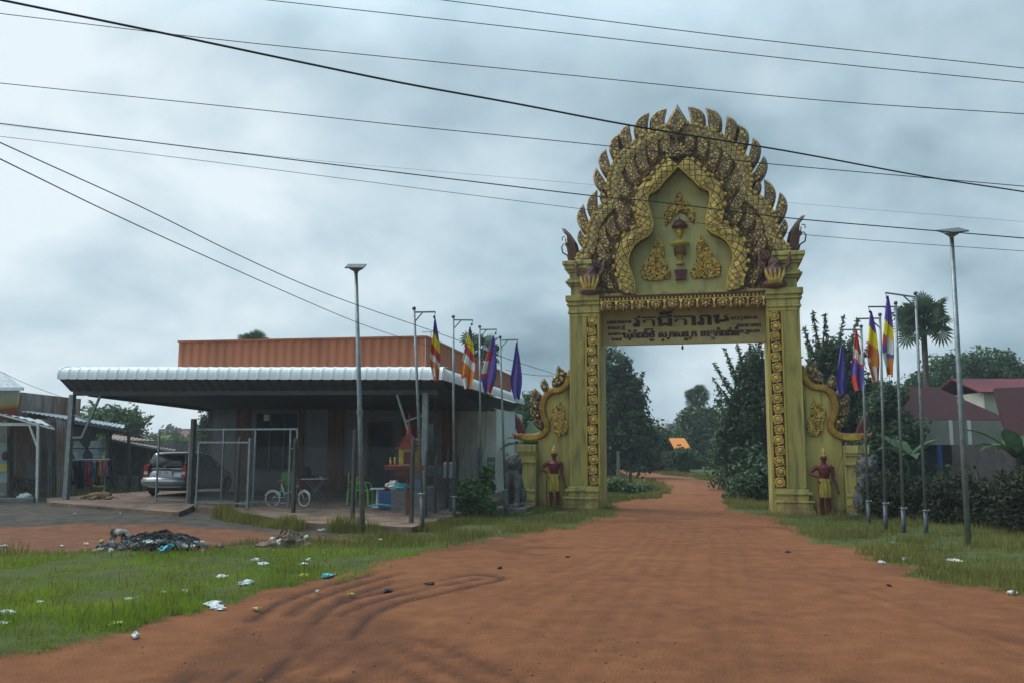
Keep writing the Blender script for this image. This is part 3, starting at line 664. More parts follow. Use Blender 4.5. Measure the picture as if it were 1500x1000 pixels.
for sx in (-1, 1):
    mb = MB(); ln = resample(OUTER, .12); ln = ln if sx < 0 else [Vector((-q.x, q.y)) for q in ln]
    ribbon(mb, ln, .40 if sx < 0 else -.40, .25, .10); blocks(mb, sx, resample(OUTER, .2), .0, .05); o = mb.build('outer_band', [M['scaleB'], M['golddull']], gate); put_uv(o, mb.uv)
    mb = MB(); ln2 = resample(INNER, .12); ln2 = ln2 if sx < 0 else [Vector((-q.x, q.y)) for q in ln2]
    ribbon(mb, ln2, -.44 if sx < 0 else .44, .40, -.02); blocks(mb, sx, resample(INNER, .19), -.47, -.06); o = mb.build('inner_band', [M['scaleA'], M['golddull']], gate); put_uv(o, mb.uv)
    mb = MB(); mb.tube([(q.x, -.03, q.y) for q in ln2], .03, 6)
    mb.build('rim_moulding', M['gold'], gate, True)
def leaf_outline(a, c, b_, w, n=11, hook=.25):
    """flame leaf along a quadratic curve a-c-b of greatest width w"""
    a, c, b_ = Vector(a), Vector(c), Vector(b_); Lf = []; Rt = []
    for i in range(n+1):
        t_ = i/n; p_ = a*(1-t_)**2+c*2*t_*(1-t_)+b_*t_*t_; d = ((c-a)*(1-t_)+(b_-c)*t_).normalized(); nm = Vector((-d.y, d.x))
        wd = w*(.88+.16*math.sin(min(1, t_/.5)*math.pi/2)) if t_ < .5 else w*1.04*max(0, 1-((t_-.5)/.5)**1.7)**.9
        Lf.append(p_+nm*wd/2); Rt.append(p_-nm*wd/2)
    return [tuple(v_) for v_ in Lf]+[tuple(v_) for v_ in Rt[::-1][1:]]
kA = abs(zA(100, 500)[0]-zA(0, 500)[0])/100      # metres per pixel of the traced view
FL = [((605, 235), (562, 150), (644, 84), 72), ((522, 275), (472, 180), (550, 106), 68), ((450, 330), (392, 240), (443, 166), 65), ((400, 385), (333, 292), (386, 222), 58),
      ((350, 460), (276, 375), (315, 303), 55), ((352, 550), (255, 490), (264, 404), 54), ((335, 620), (292, 575), (296, 526), 40),
      ((275, 695), (210, 615), (266, 526), 55), ((235, 770), (160, 690), (193, 602), 54), ((222, 848), (170, 800), (175, 742), 40)]
for sx in (-1, 1):
    for a, c, b2, w in FL:
        P3 = [Vector(zA(*q)) - Vector((cx0, 0)) for q in (a, c, b2)]
        o2 = leaf_outline(*P3, w*kA); o2 = [(x if sx < 0 else -x, z) for x, z in o2]
        mb = MB(); mb.dome_prism(o2, .14, .62, .72); mb.build('flame', M['fili'], gate)
mb = MB(); P3 = [Vector(zA(*q)) for q in ((704, 260), (640, 185), (658, 135), (697, 68))]
o2 = [(0, 12.05), (-.20, 12.28), (-.42, 12.5), (-.38, 12.72), (-.25, 12.98), (-.12, 13.22), (0, 13.44)]; o2 = o2+[(-x, z) for x, z in o2[::-1][1:-1]]
mb.dome_prism(o2, -.14, .60, .6); mb.build('finial', M['fili'], gate)
# leaves that fill the field between the two bands
LV = [((655, 335), (620, 290), (668, 240), 58), ((590, 385), (545, 320), (605, 262), 62), ((545, 450), (480, 370), (540, 300), 64), ((500, 500), (425, 430), (470, 350), 62), ((455, 585), (375, 520), (408, 440), 60),
      ((448, 690), (375, 640), (380, 560), 56), ((440, 760), (385, 710), (408, 655), 44), ((385, 790), (318, 745), (362, 668), 52), ((345, 860), (275, 800), (318, 720), 48), ((345, 930), (268, 880), (292, 800), 48), ((330, 1040), (275, 970), (290, 880), 44), ((360, 1085), (318, 1030), (335, 980), 36), ((255, 900), (225, 850), (262, 800), 40)]
for sx in (-1, 1):
    for a, c, b2, w in LV:
        P3 = [Vector(zA(*q)) - Vector((cx0, 0)) for q in (a, c, b2)]
        o2 = leaf_outline(*P3, w*kA); o2 = [(x if sx < 0 else -x, z) for x, z in o2]
        mb = MB(); mb.dome_prism(o2, .02, .24, .7); mb.build('leaf_relief', M['fili'], gate)
mb = MB()
for i in range(9):
    t_ = math.pi*(i/8); c_ = Vector((0, 11.62)); d = Vector((math.cos(t_), math.sin(t_)))
    mb.dome_prism(leaf_outline(c_+d*.06, c_+d*.3+Vector((-d.y, d.x))*.06, c_+d*.52, .15), .0-.01*(i % 2), .22, .6)
mb.ball((0, .05, 11.62), .12, 10, 8); mb.build('crown_rosette', M['fili'], gate)
# tympanum reliefs
def scatter_relief(name, poly, y, n, rad, mats, seed=1, base=True):
    r = random.Random(seed); mb = MB()
    if base: mb.dome_prism(poly, y-.05, y, .85)
    xs = [p_[0] for p_ in poly]; zs = [p_[1] for p_ in poly]; k = 0; done = []
    while k < n:
        x = r.uniform(min(xs), max(xs)); z = r.uniform(min(zs), max(zs)); k += 1
        if sdist(np.array([x]), np.array([z]), poly)[0] < .012 or any((x-a)**2+(z-c)**2 < (rad*.9)**2 for a, c in done): continue
        done.append((x, z)); q = rad*r.uniform(.6, 1.25); an = r.uniform(0, 3.14)
        mb.ball((x, y-.055, z), (q, .05, q*r.uniform(.7, 1.3)), 7, 5, 1)
    return mb.build(name, mats, gate, False)
sp = [zT(*p_) for p_ in ((300, 505), (338, 590), (352, 640), (342, 720), (382, 805), (418, 870), (402, 922), (290, 935), (180, 935), (130, 905), (118, 825), (188, 730), (238, 630), (268, 560))]
cxt = zT(505, 600)[0]; sp = [(x-cxt, z) for x, z in sp]
for sx in (-1, 1): scatter_relief('praying_figure_relief', [(x if sx < 0 else -x, z) for x, z in sp], .42, 900, .042, [M['fili_red'], M['golddull']], 3+sx)
tp = [(x-cxt, z) for x, z in (zT(*p_) for p_ in ((498, 55), (465, 110), (470, 150), (420, 165), (370, 240), (345, 300), (362, 405), (410, 350), (450, 290), (498, 270)))]
tp = tp+[(-x, z) for x, z in tp[::-1][1:-1]]
scatter_relief('floral_relief', tp, .42, 700, .04, [M['fili_red'], M['golddull']], 9)
def lz(X, Y_): q = zT(505+X, Y_); return q[1]
kT = abs(zT(600, 500)[0]-zT(500, 500)[0])/100
def lat(name, prof, m_):     # prof: (half width px, y px)
    mb = MB(); mb.lathe([(w*kT, lz(0, yy)) for w, yy in prof], (0, .40, 0), 14); return mb.build(name, m_, gate, True)
lat('parasol', [(1, 312), (8, 335), (30, 345), (62, 370), (80, 400), (84, 412), (40, 425)], M['maroon'])
lat('parasol_stem', [(38, 425), (34, 470), (14, 515), (1, 530)], M['gold'])
lat('offering_bowl', [(20, 545), (90, 568), (92, 582), (66, 596), (60, 650), (30, 700), (14, 718), (16, 745), (42, 768), (44, 780)], M['paint_hi'])
mb = MB()
for q in range(-2, 3): x = q*26*kT; mb.box(x-.012, x+.012, .40-.27*math.sqrt(max(.05, 1-(q/3.2)**2))*1.0-.012, .42, lz(0, 690), lz(0, 600))
mb.build('bowl_ribs', M['maroon'], gate)
mb = MB(); mb.prism([(x*kT, lz(0, z)) for x, z in ((-64, 832), (64, 832), (46, 905), (54, 930), (-54, 930), (-46, 905))], .30, .42)
mb.build('pedestal_dish', M['maroon'], gate)
# corner garuda busts above the capitals, with crossed arms, and naga hoods on the ends
for sx in (-1, 1):
    X = sx*2.92; mb = MB(); y0 = -.12
    mb.ball((X, y0, 7.75), (.20, .18, .24), 12, 8); mb.ball((X, y0-.08, 7.42), (.30, .2, .30), 12, 8); mb.ball((X, y0-.16, 7.70), (.06, .09, .05), 8, 6)
    mb.ball((X, y0, 7.12), (.40, .24, .16), 12, 6)
    for q in (-1, 1):
        mb.tube([(X+q*.24, y0, 7.58), (X+q*.42, y0-.08, 7.72), (X+q*.46, y0-.1, 8.0)], [.09, .075, .06], 8)
        for f_ in (-1, 0, 1): mb.tube([(X+q*.46, y0-.1, 7.98), (X+q*(.46+.05*f_), y0-.1, 8.14)], [.028, .018], 6)
        mb.ball((X+q*.09, y0-.15, 7.80), .045, 8, 6)
    o = mb.build('garuda_bust', M['figure'], gate); bake(o, .03, 2)
    mb = MB()
    for q in range(-2, 3): mb.dome_prism(leaf_outline(Vector((X+q*.06, 7.12)), Vector((X+q*.13, 7.35)), Vector((X+q*.15, 7.62)), .10), y0-.31+abs(q)*.03, y0-.16, .6)
    mb.build('breast_feathers', M['golddull'], gate)
    mb = MB()
    for q in range(-3, 4): mb.dome_prism(leaf_outline(Vector((X+q*.07, 7.9)), Vector((X+q*.13, 8.05)), Vector((X+q*.19, 8.28-abs(q)*.04)), .11), y0-.03+abs(q)*.02, y0+.14, .6)
    mb.build('headdress', M['figure'], gate)
    # naga end piece: a hooded serpent looking outwards
    hz_ = 8.16; XX = sx*3.55; mb = MB()
    o2 = [(.12, 0), (-.14, .0), (-.18, .3), (-.20, .55), (-.33, .72), (-.22, .80), (-.26, 1.1), (-.42, 1.28), (-.30, 1.26), (-.10, 1.05), (.10, .74), (.18, .42), (.17, .2)]
    mb.dome_prism([(XX+x*-sx, hz_+z) for x, z in o2], .25, .65, .7)
    mb.tube([(XX+-sx*x, .42, hz_+z) for x, z in ((-.16, .12), (-.22, .32), (-.38, .42), (-.42, .62), (-.34, .74))], [.035, .03, .028, .024, .016], 6)
    mb.tube([(XX+-sx*x, .42, hz_+z) for x, z in ((-.30, .98), (-.40, .96), (-.40, .84))], .018, 5)
    for q in range(4): mb.tube([(XX-sx*(.02-.05*q), .22, hz_+.15), (XX-sx*(.02-.07*q), .21, hz_+.5), (XX-sx*(-.08-.06*q), .22, hz_+.85)], .018, 5)
    mb.build('naga_hood', M['figure'], gate)
    mb = MB(); mb.ball((XX-sx*.22, .42, hz_+.16), (.30, .22, .16), 10, 6, jit=.15); mb.build('foliate_base', M['figure'], gate)

# --- wing walls, pedestals, nagas
WCURVE = spline([zW(*p_) for p_ in ((676, 150), (662, 250), (640, 310), (580, 358), (500, 372), (430, 420), (398, 495), (392, 570), (412, 650), (440, 720), (428, 790), (370, 838), (300, 855), (235, 856), (185, 850))], 5)
WCURVE = [(v_.x, v_.y) for v_ in WCURVE]
for sx in (-1, 1):
    fx = (lambda x: x) if sx < 0 else (lambda x: -x)
    wall_l = [q for q in WCURVE if q[0] > -4.74]
    o2 = [(-3.62, -.4), (-3.62, wall_l[0][1])]+wall_l+[(-4.76, wall_l[-1][1]), (-4.76, -.4)]
    mb = MB(); mb.prism([(fx(x), z) for x, z in o2], .30, .75)
    bxs = lambda a, c, y0, y1, z0, z1: mb.box(min(fx(a), fx(c)), max(fx(a), fx(c)), y0, y1, z0, z1)
    bxs(-3.62-.001, -4.1, .20, .299, -.4, .5)
    mb.build('wing_wall', M['paint'], gate)
    mb = MB()
    for z0, z1, pr in ((-.4, .22, .10), (.22, .30, .05), (.30, .46, .08), (.46, .56, .02), (.56, .66, .05), (.66, 1.50, -.03), (1.50, 1.60, .04), (1.60, 1.78, .0), (1.78, 1.86, .05), (1.86, 2.10, .09)):
        bxs(-4.77, -5.38-pr, -.05-pr, .95+pr, z0, z1)
    mb.build('pedestal', M['paint'], gate, bevel=.015)
    mb = MB(); n_ = len(WCURVE)
    mb.tube([(fx(x), .30, z) for x, z in WCURVE], [min(.125, .05+.02*i) for i in range(n_)], 12)
    o = mb.build('naga_body', M['naga'], gate, True)
    mb = MB()                                        # belly rings
    L_ = resample(WCURVE, .09)
    for i in range(3, len(L_)-1):
        d = (L_[i+1]-L_[i-1]).normalized(); q = L_[i]; nm = Vector((-d.y, d.x))
        mb.bar((fx(q.x-nm.x*.075), .175, q.y-nm.y*.075), (fx(q.x+nm.x*.075), .175, q.y+nm.y*.075), .04, .022)
    mb.build('naga_scales', M['gold'], gate)
    L_ = resample(WCURVE, .05)
    for i in range(3, len(L_)-20, 5):
        d = (L_[i+1]-L_[i-1]).normalized(); nm = Vector((d.y, -d.x)); q = L_[i]+nm*.09; up_ = (nm*.8+Vector((0.15, .7))).normalized(); mb = MB()
        mb.dome_prism([(fx(x), z) for x, z in leaf_outline(q, q+nm*.26, q+up_*.44, .25)], .20, .40, .6)
        mb.ball((fx(q.x+nm.x*.1), .19, q.y+nm.y*.1), .06, 7, 5); mb.build('crest_flame', M['fili_big'], gate)
    hx, hzz = WCURVE[-1]; mb = MB()
    mb.ball((fx(hx-.04), .30, hzz+.02), (.20, .15, .14), 10, 8); mb.tube([(fx(hx-.1), .30, hzz), (fx(hx-.3), .28, hzz+.05), (fx(hx-.36), .28, hzz+.14)], [.11, .07, .03], 8)
    o = mb.build('naga_head', M['naga'], gate); bake(o, .025, 2)
    mb = MB(); o2 = [(hx+.12, hzz+.08), (hx-.16, hzz+.06), (hx-.26, hzz+.3), (hx-.28, hzz+.78), (hx-.12, hzz+.62), (hx+.02, hzz+.36)]
    mb.dome_prism([(fx(x), z) for x, z in o2], .2, .42, .7); mb.build('naga_crown', M['maroon'], gate)
    fp = [zW(*p_) for p_ in ((585, 478), (560, 540), (530, 510), (480, 590), (478, 660), (505, 720), (520, 800), (570, 845), (640, 830), (665, 760), (650, 690), (620, 640), (615, 560))]
    scatter_relief('wall_flower_relief', [(fx(x), z) for x, z in fp], .30, 600, .042, [M['fili_red'], M['golddull']], 21+sx)

# ================================================================ GUARDIAN STATUES
def guardian():
    root = empty('guardian_statue', (0, 0, 0)); mb = MB()
    J = lambda *pts: [(p_[0], p_[1], p_[2]) for p_ in pts]
    mb.ball((0, 0, 1.70), (.085, .10, .115), 14, 10); mb.tube(J((0, .01, 1.50), (0, 0, 1.66)), [.07, .055], 10)
    mb.tube(J((0, 0, .98), (0, .0, 1.10), (0, -.01, 1.28), (0, 0, 1.42), (0, .01, 1.53)), [.15, .125, .17, .19, .08], 14, sy=.72)
    mb.tube(J((-.17, 0, 1.44), (-.23, 0, 1.42)), [.09, .08], 10); mb.tube(J((.17, 0, 1.44), (.23, 0, 1.42)), [.09, .08], 10)
    mb.tube(J((-.21, 0, 1.45), (-.34, -.02, 1.34), (-.42, -.03, 1.24)), [.075, .062, .05], 10)
    mb.tube(J((-.42, -.03, 1.24), (-.32, -.12, 1.20), (-.23, -.17, 1.17)), [.05, .044, .034], 10)
    mb.tube(J((.22, 0, 1.45), (.25, 0, 1.28), (.255, .0, 1.10)), [.075, .062, .05], 10)
    mb.tube(J((.255, 0, 1.10), (.31, -.03, .94), (.36, -.05, .80)), [.05, .044, .032], 10)
    mb.ball((.375, -.055, .745), (.032, .022, .055), 8, 6)       # open hand, five fingers
    for i, (dx, L_) in enumerate(((-.026, .075), (-.009, .09), (.009, .085), (.026, .065))): mb.tube(J((.38+dx, -.06, .71), (.39+dx*1.2, -.07, .71-L_)), [.012, .009], 6)
    mb.tube(J((.35, -.06, .76), (.325, -.075, .70)), [.013, .01], 6)
    mb.ball((-.225, -.175, 1.15), (.04, .035, .035), 8, 6)       # fist closed on the club
    for i in range(4): z = 1.175-.02*i; mb.tube(J((-.25, -.19, z), (-.225, -.225, z), (-.195, -.21, z), (-.195, -.185, z)), .0105, 6)
    mb.tube(J((-.20, -.18, 1.17), (-.215, -.215, 1.195), (-.235, -.22, 1.185)), [.014, .011, .01], 6)
    for q in (-1, 1):
        mb.tube(J((q*.09, 0, 1.02), (q*.105, -.01, .78), (q*.105, -.01, .54), (q*.11, .03, .32), (q*.11, .02, .09)), [.11, .095, .066, .062, .042], 10)
        mb.tube(J((q*.11, .04, .045), (q*.12, -.06, .045), (q*.13, -.15, .03)), [.045, .042, .03], 8)
        mb.ball((q*.088, .005, 1.70), (.018, .03, .035), 6, 5)
    mb.tube(J((0, -.09, 1.72), (0, -.125, 1.68)), [.016, .022], 6); mb.ball((0, -.09, 1.64), (.035, .025, .012), 8, 5)
    for q in (-1, 1): mb.ball((q*.035, -.088, 1.715), (.018, .014, .011), 8, 5); mb.ball((q*.035, -.092, 1.735), (.024, .01, .006), 6, 4)
    o = mb.build('body', M['gmaroon'], root); bake(o, .011, 3)
    mb = MB(); n = 20; prof = [(1.08, .155, .13), (.98, .185, .15), (.86, .20, .165), (.70, .205, .16), (.54, .19, .15)]
    mb.add([(rx*(1+.05*math.cos(9*t_))*math.cos(t_), ry*(1+.05*math.cos(9*t_))*math.sin(t_), z) for z, rx, ry in prof for t_ in (2*math.pi*k/40 for k in range(40))],
           [(i*40+k, i*40+(k+1) % 40, (i+1)*40+(k+1) % 40, (i+1)*40+k) for i in range(4) for k in range(40)])
    mb.box(-.035, .035, -.185, -.155, .62, 1.08); mb.tube([(-.16, -.0, 1.08), (0, -.15, 1.07), (.16, 0, 1.08), (0, .14, 1.07), (-.16, 0, 1.08)], .022, 8)
    mb.build('loincloth', M['gcloth'], root)
    mb = MB(); mb.lathe([(.105, 1.755), (.112, 1.79), (.092, 1.81), (.088, 1.87), (.06, 1.90), (.05, 1.95), (.015, 2.02), (.002, 2.06)], (0, .01, 0), 14)
    for k in range(5): t_ = math.pi*(1.1+.8*k/4); mb.tube([(.10*math.cos(t_), .10*math.sin(t_), 1.79), (.115*math.cos(t_), .115*math.sin(t_), 1.90)], [.03, .004], 6)
    mb.build('crown', M['golddull'], root)
    mb = MB(); mb.lathe([(.012, 1.22), (.028, 1.19), (.02, 1.12), (.022, .8), (.034, .35), (.044, .12), (.03, .0)], (-.21, -.20, 0), 10)
    mb.build('club', M['gclub'], root); return root
M['gmaroon'] = mat('statue_dark_red', (.15, .016, .018), .5, var=.15, scale=8)
M['gcloth'] = mat('statue_gold_cloth', (.50, .36, .05), .5, .05, var=.3, scale=12, bump=.3, streak=.3)
M['gclub'] = mat('statue_club', (.20, .10, .03), .6, var=.4, scale=6)
g0 = guardian(); g0.location = GF.W(-4.17, -.02, .06); g0.rotation_euler = (0, 0, GATE_RZ)
tag(g0, 'dark red crowned guardian statue with club, at the gate wing nearer the house', 'statue', 'guardian statues of the gate')
g1 = copy_tree(g0); g1.location = GF.W(4.17, -.02, .0)
tag(g1, 'dark red crowned guardian statue with club, at the gate wing beside the hedge', 'statue')

# ================================================================ HOUSE WITH CANOPY
BRZ = -BF.a
house = empty('canopy_house', BF.W(0, 0), BRZ, 'grey house with wide white-edged canopy and orange roof parapet', 'house')
U = -12.35
def zf(u): return 3.91 + .15*(-u/12.3)            # underside of the fascia, a little higher at the far left
def bull(mb, pts_out, nrm, n=7, lift=0.):         # curved sheet edge along a line, ribbed
    pass
rf = MB()                                          # white curved-edge roof sheets: front run and side run
def curved(u_of, w_of, n_len, L_):
    """profile rolls from the fascia foot (outside) up and back over .62 m"""
    prof = [(0, 0)]+[(.62*(1-math.cos(a*math.pi/16)), .40*math.sin(a*math.pi/16)) for a in range(1, 9)]
    return prof
prof = [(0, 0), (.0, .13), (.012, .22), (.045, .295), (.105, .35), (.2, .385), (.62, .40)]
seg = 296; rows = []
for i in range(seg+1):
    u = U+(-U)*i/seg; rib = .014 if i % 8 in (0, 1) else 0
    rows.append([(u, d-rib*.9*(k < 5), zf(u)+h+rib) for k, (d, h) in enumerate(prof)])
np_ = len(prof)
rf.add([p for r_ in rows for p in r_], [(i*np_+k, i*np_+k+1, (i+1)*np_+k+1, (i+1)*np_+k) for i in range(seg) for k in range(np_-1)])
rows = []; seg2 = 344
for i in range(seg2+1):
    w = 14.3*i/seg2; rib = .014 if i % 8 in (0, 1) else 0
    rows.append([(-d+rib*.9*(k < 5), max(w, d), 3.91+h+rib) for k, (d, h) in enumerate(prof)])
rf.add([p for r_ in rows for p in r_], [(i*np_+k, i*np_+k+1, (i+1)*np_+k+1, (i+1)*np_+k) for i in range(seg2) for k in range(np_-1)])
rows = []
for i in range(97):                                # left run, seen edge on
    w = 8.2*i/96; rib = .022 if i % 4 == 0 else 0
    rows.append([(U+d-rib*.9*(k < 5), max(w, d), 4.06-.03*w*.6+h+rib) for k, (d, h) in enumerate(prof)])
rf.add([p for r_ in rows for p in r_], [(i*np_+k, i*np_+k+1, (i+1)*np_+k+1, (i+1)*np_+k) for i in range(96) for k in range(np_-1)])
o = rf.build('curved_roof_edge', M['roofwhite'], house)
so_ = o.modifiers.new('solid', 'SOLIDIFY'); so_.thickness = .008
top = MB(); top.add([(U+.55, .55, 4.45), (-.55, .55, 4.30), (-.55, 14.3, 4.30), (U+.55, 8.2, 4.40), (-4, 8.3, 4.3), (-4, 14.3, 4.3)], [(0, 1, 2, 5, 4, 3)])
o = top.build('roof_sheet', M['roofwhite'], house); so_ = o.modifiers.new('solid', 'SOLIDIFY'); so_.thickness = .02
# corrugated underside, falling towards the wall
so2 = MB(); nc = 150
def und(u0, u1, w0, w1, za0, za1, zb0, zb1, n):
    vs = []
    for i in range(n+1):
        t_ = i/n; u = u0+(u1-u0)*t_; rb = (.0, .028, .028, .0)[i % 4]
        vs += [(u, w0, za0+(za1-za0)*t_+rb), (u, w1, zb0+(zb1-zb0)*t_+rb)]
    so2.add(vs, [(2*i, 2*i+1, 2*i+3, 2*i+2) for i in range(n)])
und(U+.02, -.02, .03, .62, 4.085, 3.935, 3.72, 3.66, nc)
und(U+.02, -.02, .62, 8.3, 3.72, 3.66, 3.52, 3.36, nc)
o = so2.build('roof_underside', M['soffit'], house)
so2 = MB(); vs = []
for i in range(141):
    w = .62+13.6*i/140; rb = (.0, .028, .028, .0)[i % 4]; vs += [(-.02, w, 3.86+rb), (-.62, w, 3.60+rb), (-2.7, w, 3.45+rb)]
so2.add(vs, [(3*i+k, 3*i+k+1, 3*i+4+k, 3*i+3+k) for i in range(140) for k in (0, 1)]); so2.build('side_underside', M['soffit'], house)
bm_ = MB(); bm_.bar((U+.1, .66, 3.66), (-.3, .66, 3.60), .08, .14); bm_.bar((-.66, .66, 3.56), (-.66, 14, 3.5), .08, .14); bm_.bar((U+.62, .7, 3.62), (U+.62, 8, 3.45), .08, .12)
bm_.build('canopy_beam', M['soffit'], house)
# orange parapet, standing ribs, with a chipped white base edge
for nm_, a, c in (('front', (-8.72, .72), (-.72, .72)), ('side', (-.72, .72), (-.72, 14.9))):
    mb = MB(); A = Vector((*a, 0)); C_ = Vector((*c, 0)); L_ = (C_-A).length; d = (C_-A)/L_; nm = Vector((d.y, -d.x, 0)); n = int(L_/.07); vs = []
    for i in range(n+1):
        rb = .028 if i % 4 in (1, 2) else 0; p_ = A+d*(L_*i/n)+nm*rb
        vs += [(p_.x, p_.y, 4.30), (p_.x, p_.y, 5.24)]
    mb.add(vs, [(2*i, 2*i+1, 2*i+3, 2*i+2) for i in range(n)])
    mb.bar(A+Vector((0, 0, 5.25))-d*.02, C_+Vector((0, 0, 5.25))+d*.02, .12, .05)
    mb.build('parapet', M['orange'], house)
mb = MB(); mb.box(-8.72, -8.68, .74, 9, 4.3, 5.24); mb.build('parapet', M['orange'], house)
# posts with braces
def canopy_post(u, w, z0, z1, dirs):
    mb = MB(); mb.bar((u, w, z0), (u, w, z1), .15, .15); mb.box(u-.12, u+.12, w-.12, w+.12, z0, z0+.02)
    po = mb.build('post', M['steel'], house)
    for s_, L_ in dirs:
        b2 = MB(); zc = z1-1.35
        b2.bar((u, w, zc), (u+s_*.42, w, zc), .06); b2.bar((u+s_*.42, w, zc), (u+s_*(.42+L_), w, z1-.05), .06)
        b2.bar((u, w, z1-.62), (u+s_*(.42+L_*.38), w, zc+.52), .045); b2.build('brace', M['steel'], po)
canopy_post(-12.28, .66, .25, 3.62, [(1, .55)]); canopy_post(-.68, .66, .05, 3.58, [(-1, .45)]); canopy_post(-.68, 9.6, .2, 3.52, [])
# walls
wl = MB(); ww = 8.2
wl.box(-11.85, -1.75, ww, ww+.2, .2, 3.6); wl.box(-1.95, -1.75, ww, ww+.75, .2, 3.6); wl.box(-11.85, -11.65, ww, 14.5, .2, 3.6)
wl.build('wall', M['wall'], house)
def slab_(name, x0, x1, z0, z1, m_, d=.03, par=house): b2 = MB(); b2.box(x0, x1, ww-d, ww-.001, z0, z1); return b2.build(name, m_, par, bevel=.004)
slab_('dado', -7.9, -1.80, .3, .92, M['dado'], .04)
for a, c in ((-10.6, -10.05), (-6.75, -6.1), (-3.75, -3.2), (-2.15, -1.80), (-8.0, -7.75)): slab_('pilaster', a, c, .3, 3.5, M['wood'], .07)
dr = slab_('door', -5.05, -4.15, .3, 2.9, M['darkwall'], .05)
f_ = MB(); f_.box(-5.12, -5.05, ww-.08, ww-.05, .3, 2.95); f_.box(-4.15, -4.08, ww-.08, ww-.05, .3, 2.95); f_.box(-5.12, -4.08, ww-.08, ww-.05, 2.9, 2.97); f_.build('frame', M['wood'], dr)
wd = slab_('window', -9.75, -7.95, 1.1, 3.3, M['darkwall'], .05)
f_ = MB()
for x in (-9.75, -9.15, -8.55, -7.98): f_.box(x-.03, x+.03, ww-.09, ww-.05, 1.1, 3.3)
f_.box(-9.78, -7.95, ww-.09, ww-.05, 1.07, 1.13); f_.build('frame', M['steel_dark'], wd)
wd = slab_('window', -2.95, -2.45, 1.2, 2.9, M['darkglass'], .05)
b2 = MB(); b2.box(-9.42, -9.20, ww-.12, ww-.09, 3.02, 3.27); b2.build('meter_box', M['white'], house)
# white annex wall at the back right, with a barred window
AW = ww+.76; UX = BF.L(727, 650, AW)[0]; UM = BF.L(700, 650, AW)[0]
an = MB(); an.box(-1.95, UX, AW, AW+.15, -.1, 3.5); an.box(UX-.15, UX, AW+.15, 15, -.1, 3.5)
for i in range(8): x = UM+i*(UX-UM)/8; an.box(x, x+.02, AW-.015, AW, -.1, 3.5)
an.build('annex_wall', M['wallwhite'], house)
an = MB(); an.box(-1.745, UM-.03, AW-.06, AW-.002, .2, 3.48); an.build('annex_panel', mat('grey_white_plaster', (.48, .50, .50), .85, var=.1, scale=2, grime=.3), house)
DX = UX+.80; DY = AW-12.0
wn = MB(); wn.box(-1.15+DX, -.83+DX, 11.95+DY, 11.98+DY, .75, 1.65); wi = wn.build('barred_window', M['darkglass'], house)
wn = MB()
for i in range(5): x = -1.15+DX+i*.08; wn.box(x-.01, x+.01, 11.925+DY, 11.945+DY, .75, 1.65)
for i in range(5): z = .75+i*.225; wn.box(-1.16+DX, -.82+DX, 11.92+DY, 11.95+DY, z-.012, z+.012)
wn.build('grille', M['white'], wi)
b2 = MB(); b2.lathe([(.06, .6), (.06, 2.0)], (UM+.12, AW-.12, 0), 8); b2.build('blue_pipe', M['blue'], house)
# roof antennas
def antenna(u, w, lab):
    p_ = BF.W(u, w); r_ = empty('antenna', (p_.x, p_.y, 5.24), BRZ, lab, 'antenna', 'antennas on the house roof')
    mb = MB(); mb.tube([(0, 0, 0), (0, 0, .24)], .012, 6); mb.build('mast', M['steel'], r_)
    mb = MB(); mb.bar((-.28, 0, .24), (.28, 0, .24), .015)
    for i in range(6): mb.bar((-.25+i*.1, -.12, .24), (-.25+i*.1, .12, .24), .01)
    mb.build('elements', M['steel'], r_)
antenna(-.75, 1.4, 'thin roof antenna at the front corner of the orange parapet')
antenna(-3.9, 4.0, 'thin roof antenna behind the middle of the orange parapet')

# ================================================================ FENCE AND GATE FRAMES BEFORE THE HOUSE
def at(px, py, z): p_ = G(px, py, z); return p_
A = at(279, 743, .22); B_ = at(602, 769, .10); fence = empty('mesh_fence', (A.x, A.y, 0), math.atan2(B_.y-A.y, B_.x-A.x), 'sagging chain-link fence on rough concrete posts before the house', 'fence')
FL_ = (B_-A).length
def mesh_panel(mb, x0, x1, z0, z1, s=.085, r_=.0035, y=0):
    W_, H_ = x1-x0, z1-z0; n = int((W_+H_)/s)
    for k in range(n):
        o_ = k*s
        a = (max(0, o_-H_), min(o_, H_)); c = (min(o_, W_), max(0, o_-W_))
        if abs(a[0]-c[0]) > .02:
            mb.bar((x0+a[0], y, z0+a[1]), (x0+c[0], y, z0+c[1]), r_); mb.bar((x1-a[0], y+.004, z0+a[1]), (x1-c[0], y+.004, z0+c[1]), r_)
fr = [(279-279)/323, (356-279)/323, (444-279)/323, (527-279)/323, 1.0]
tops = [617, 642, 642, 632, 640]
for i, (f0, pxy) in enumerate(zip(fr, ((279, 743), (356, 750), (444, 757), (527, 764), (602, 769)))):
    x = FL_*f0; D = (A+(B_-A)*f0).y; h = 2+(655.-tops[i])*D/1250+random.uniform(-.05, .05); mb = MB(); w = .13 if i in (0,) else .09
    mb.bar((x, 0, -.1), (x+random.uniform(-.04, .04), 0, h), w, w); mb.build('concrete_post', M['post'], fence, bevel=.01)
mb = MB(); mesh_panel(mb, .05, FL_-.05, .25, 2.0); mb.build('chain_link', M['steel_dark'], fence)
C2 = at(655, 752, .05); f2 = empty('mesh_fence', (B_.x, B_.y, 0), math.atan2(C2.y-B_.y, C2.x-B_.x), 'short chain-link fence with leaning wooden posts beside the gate lion', 'fence')
L2 = (C2-B_).length
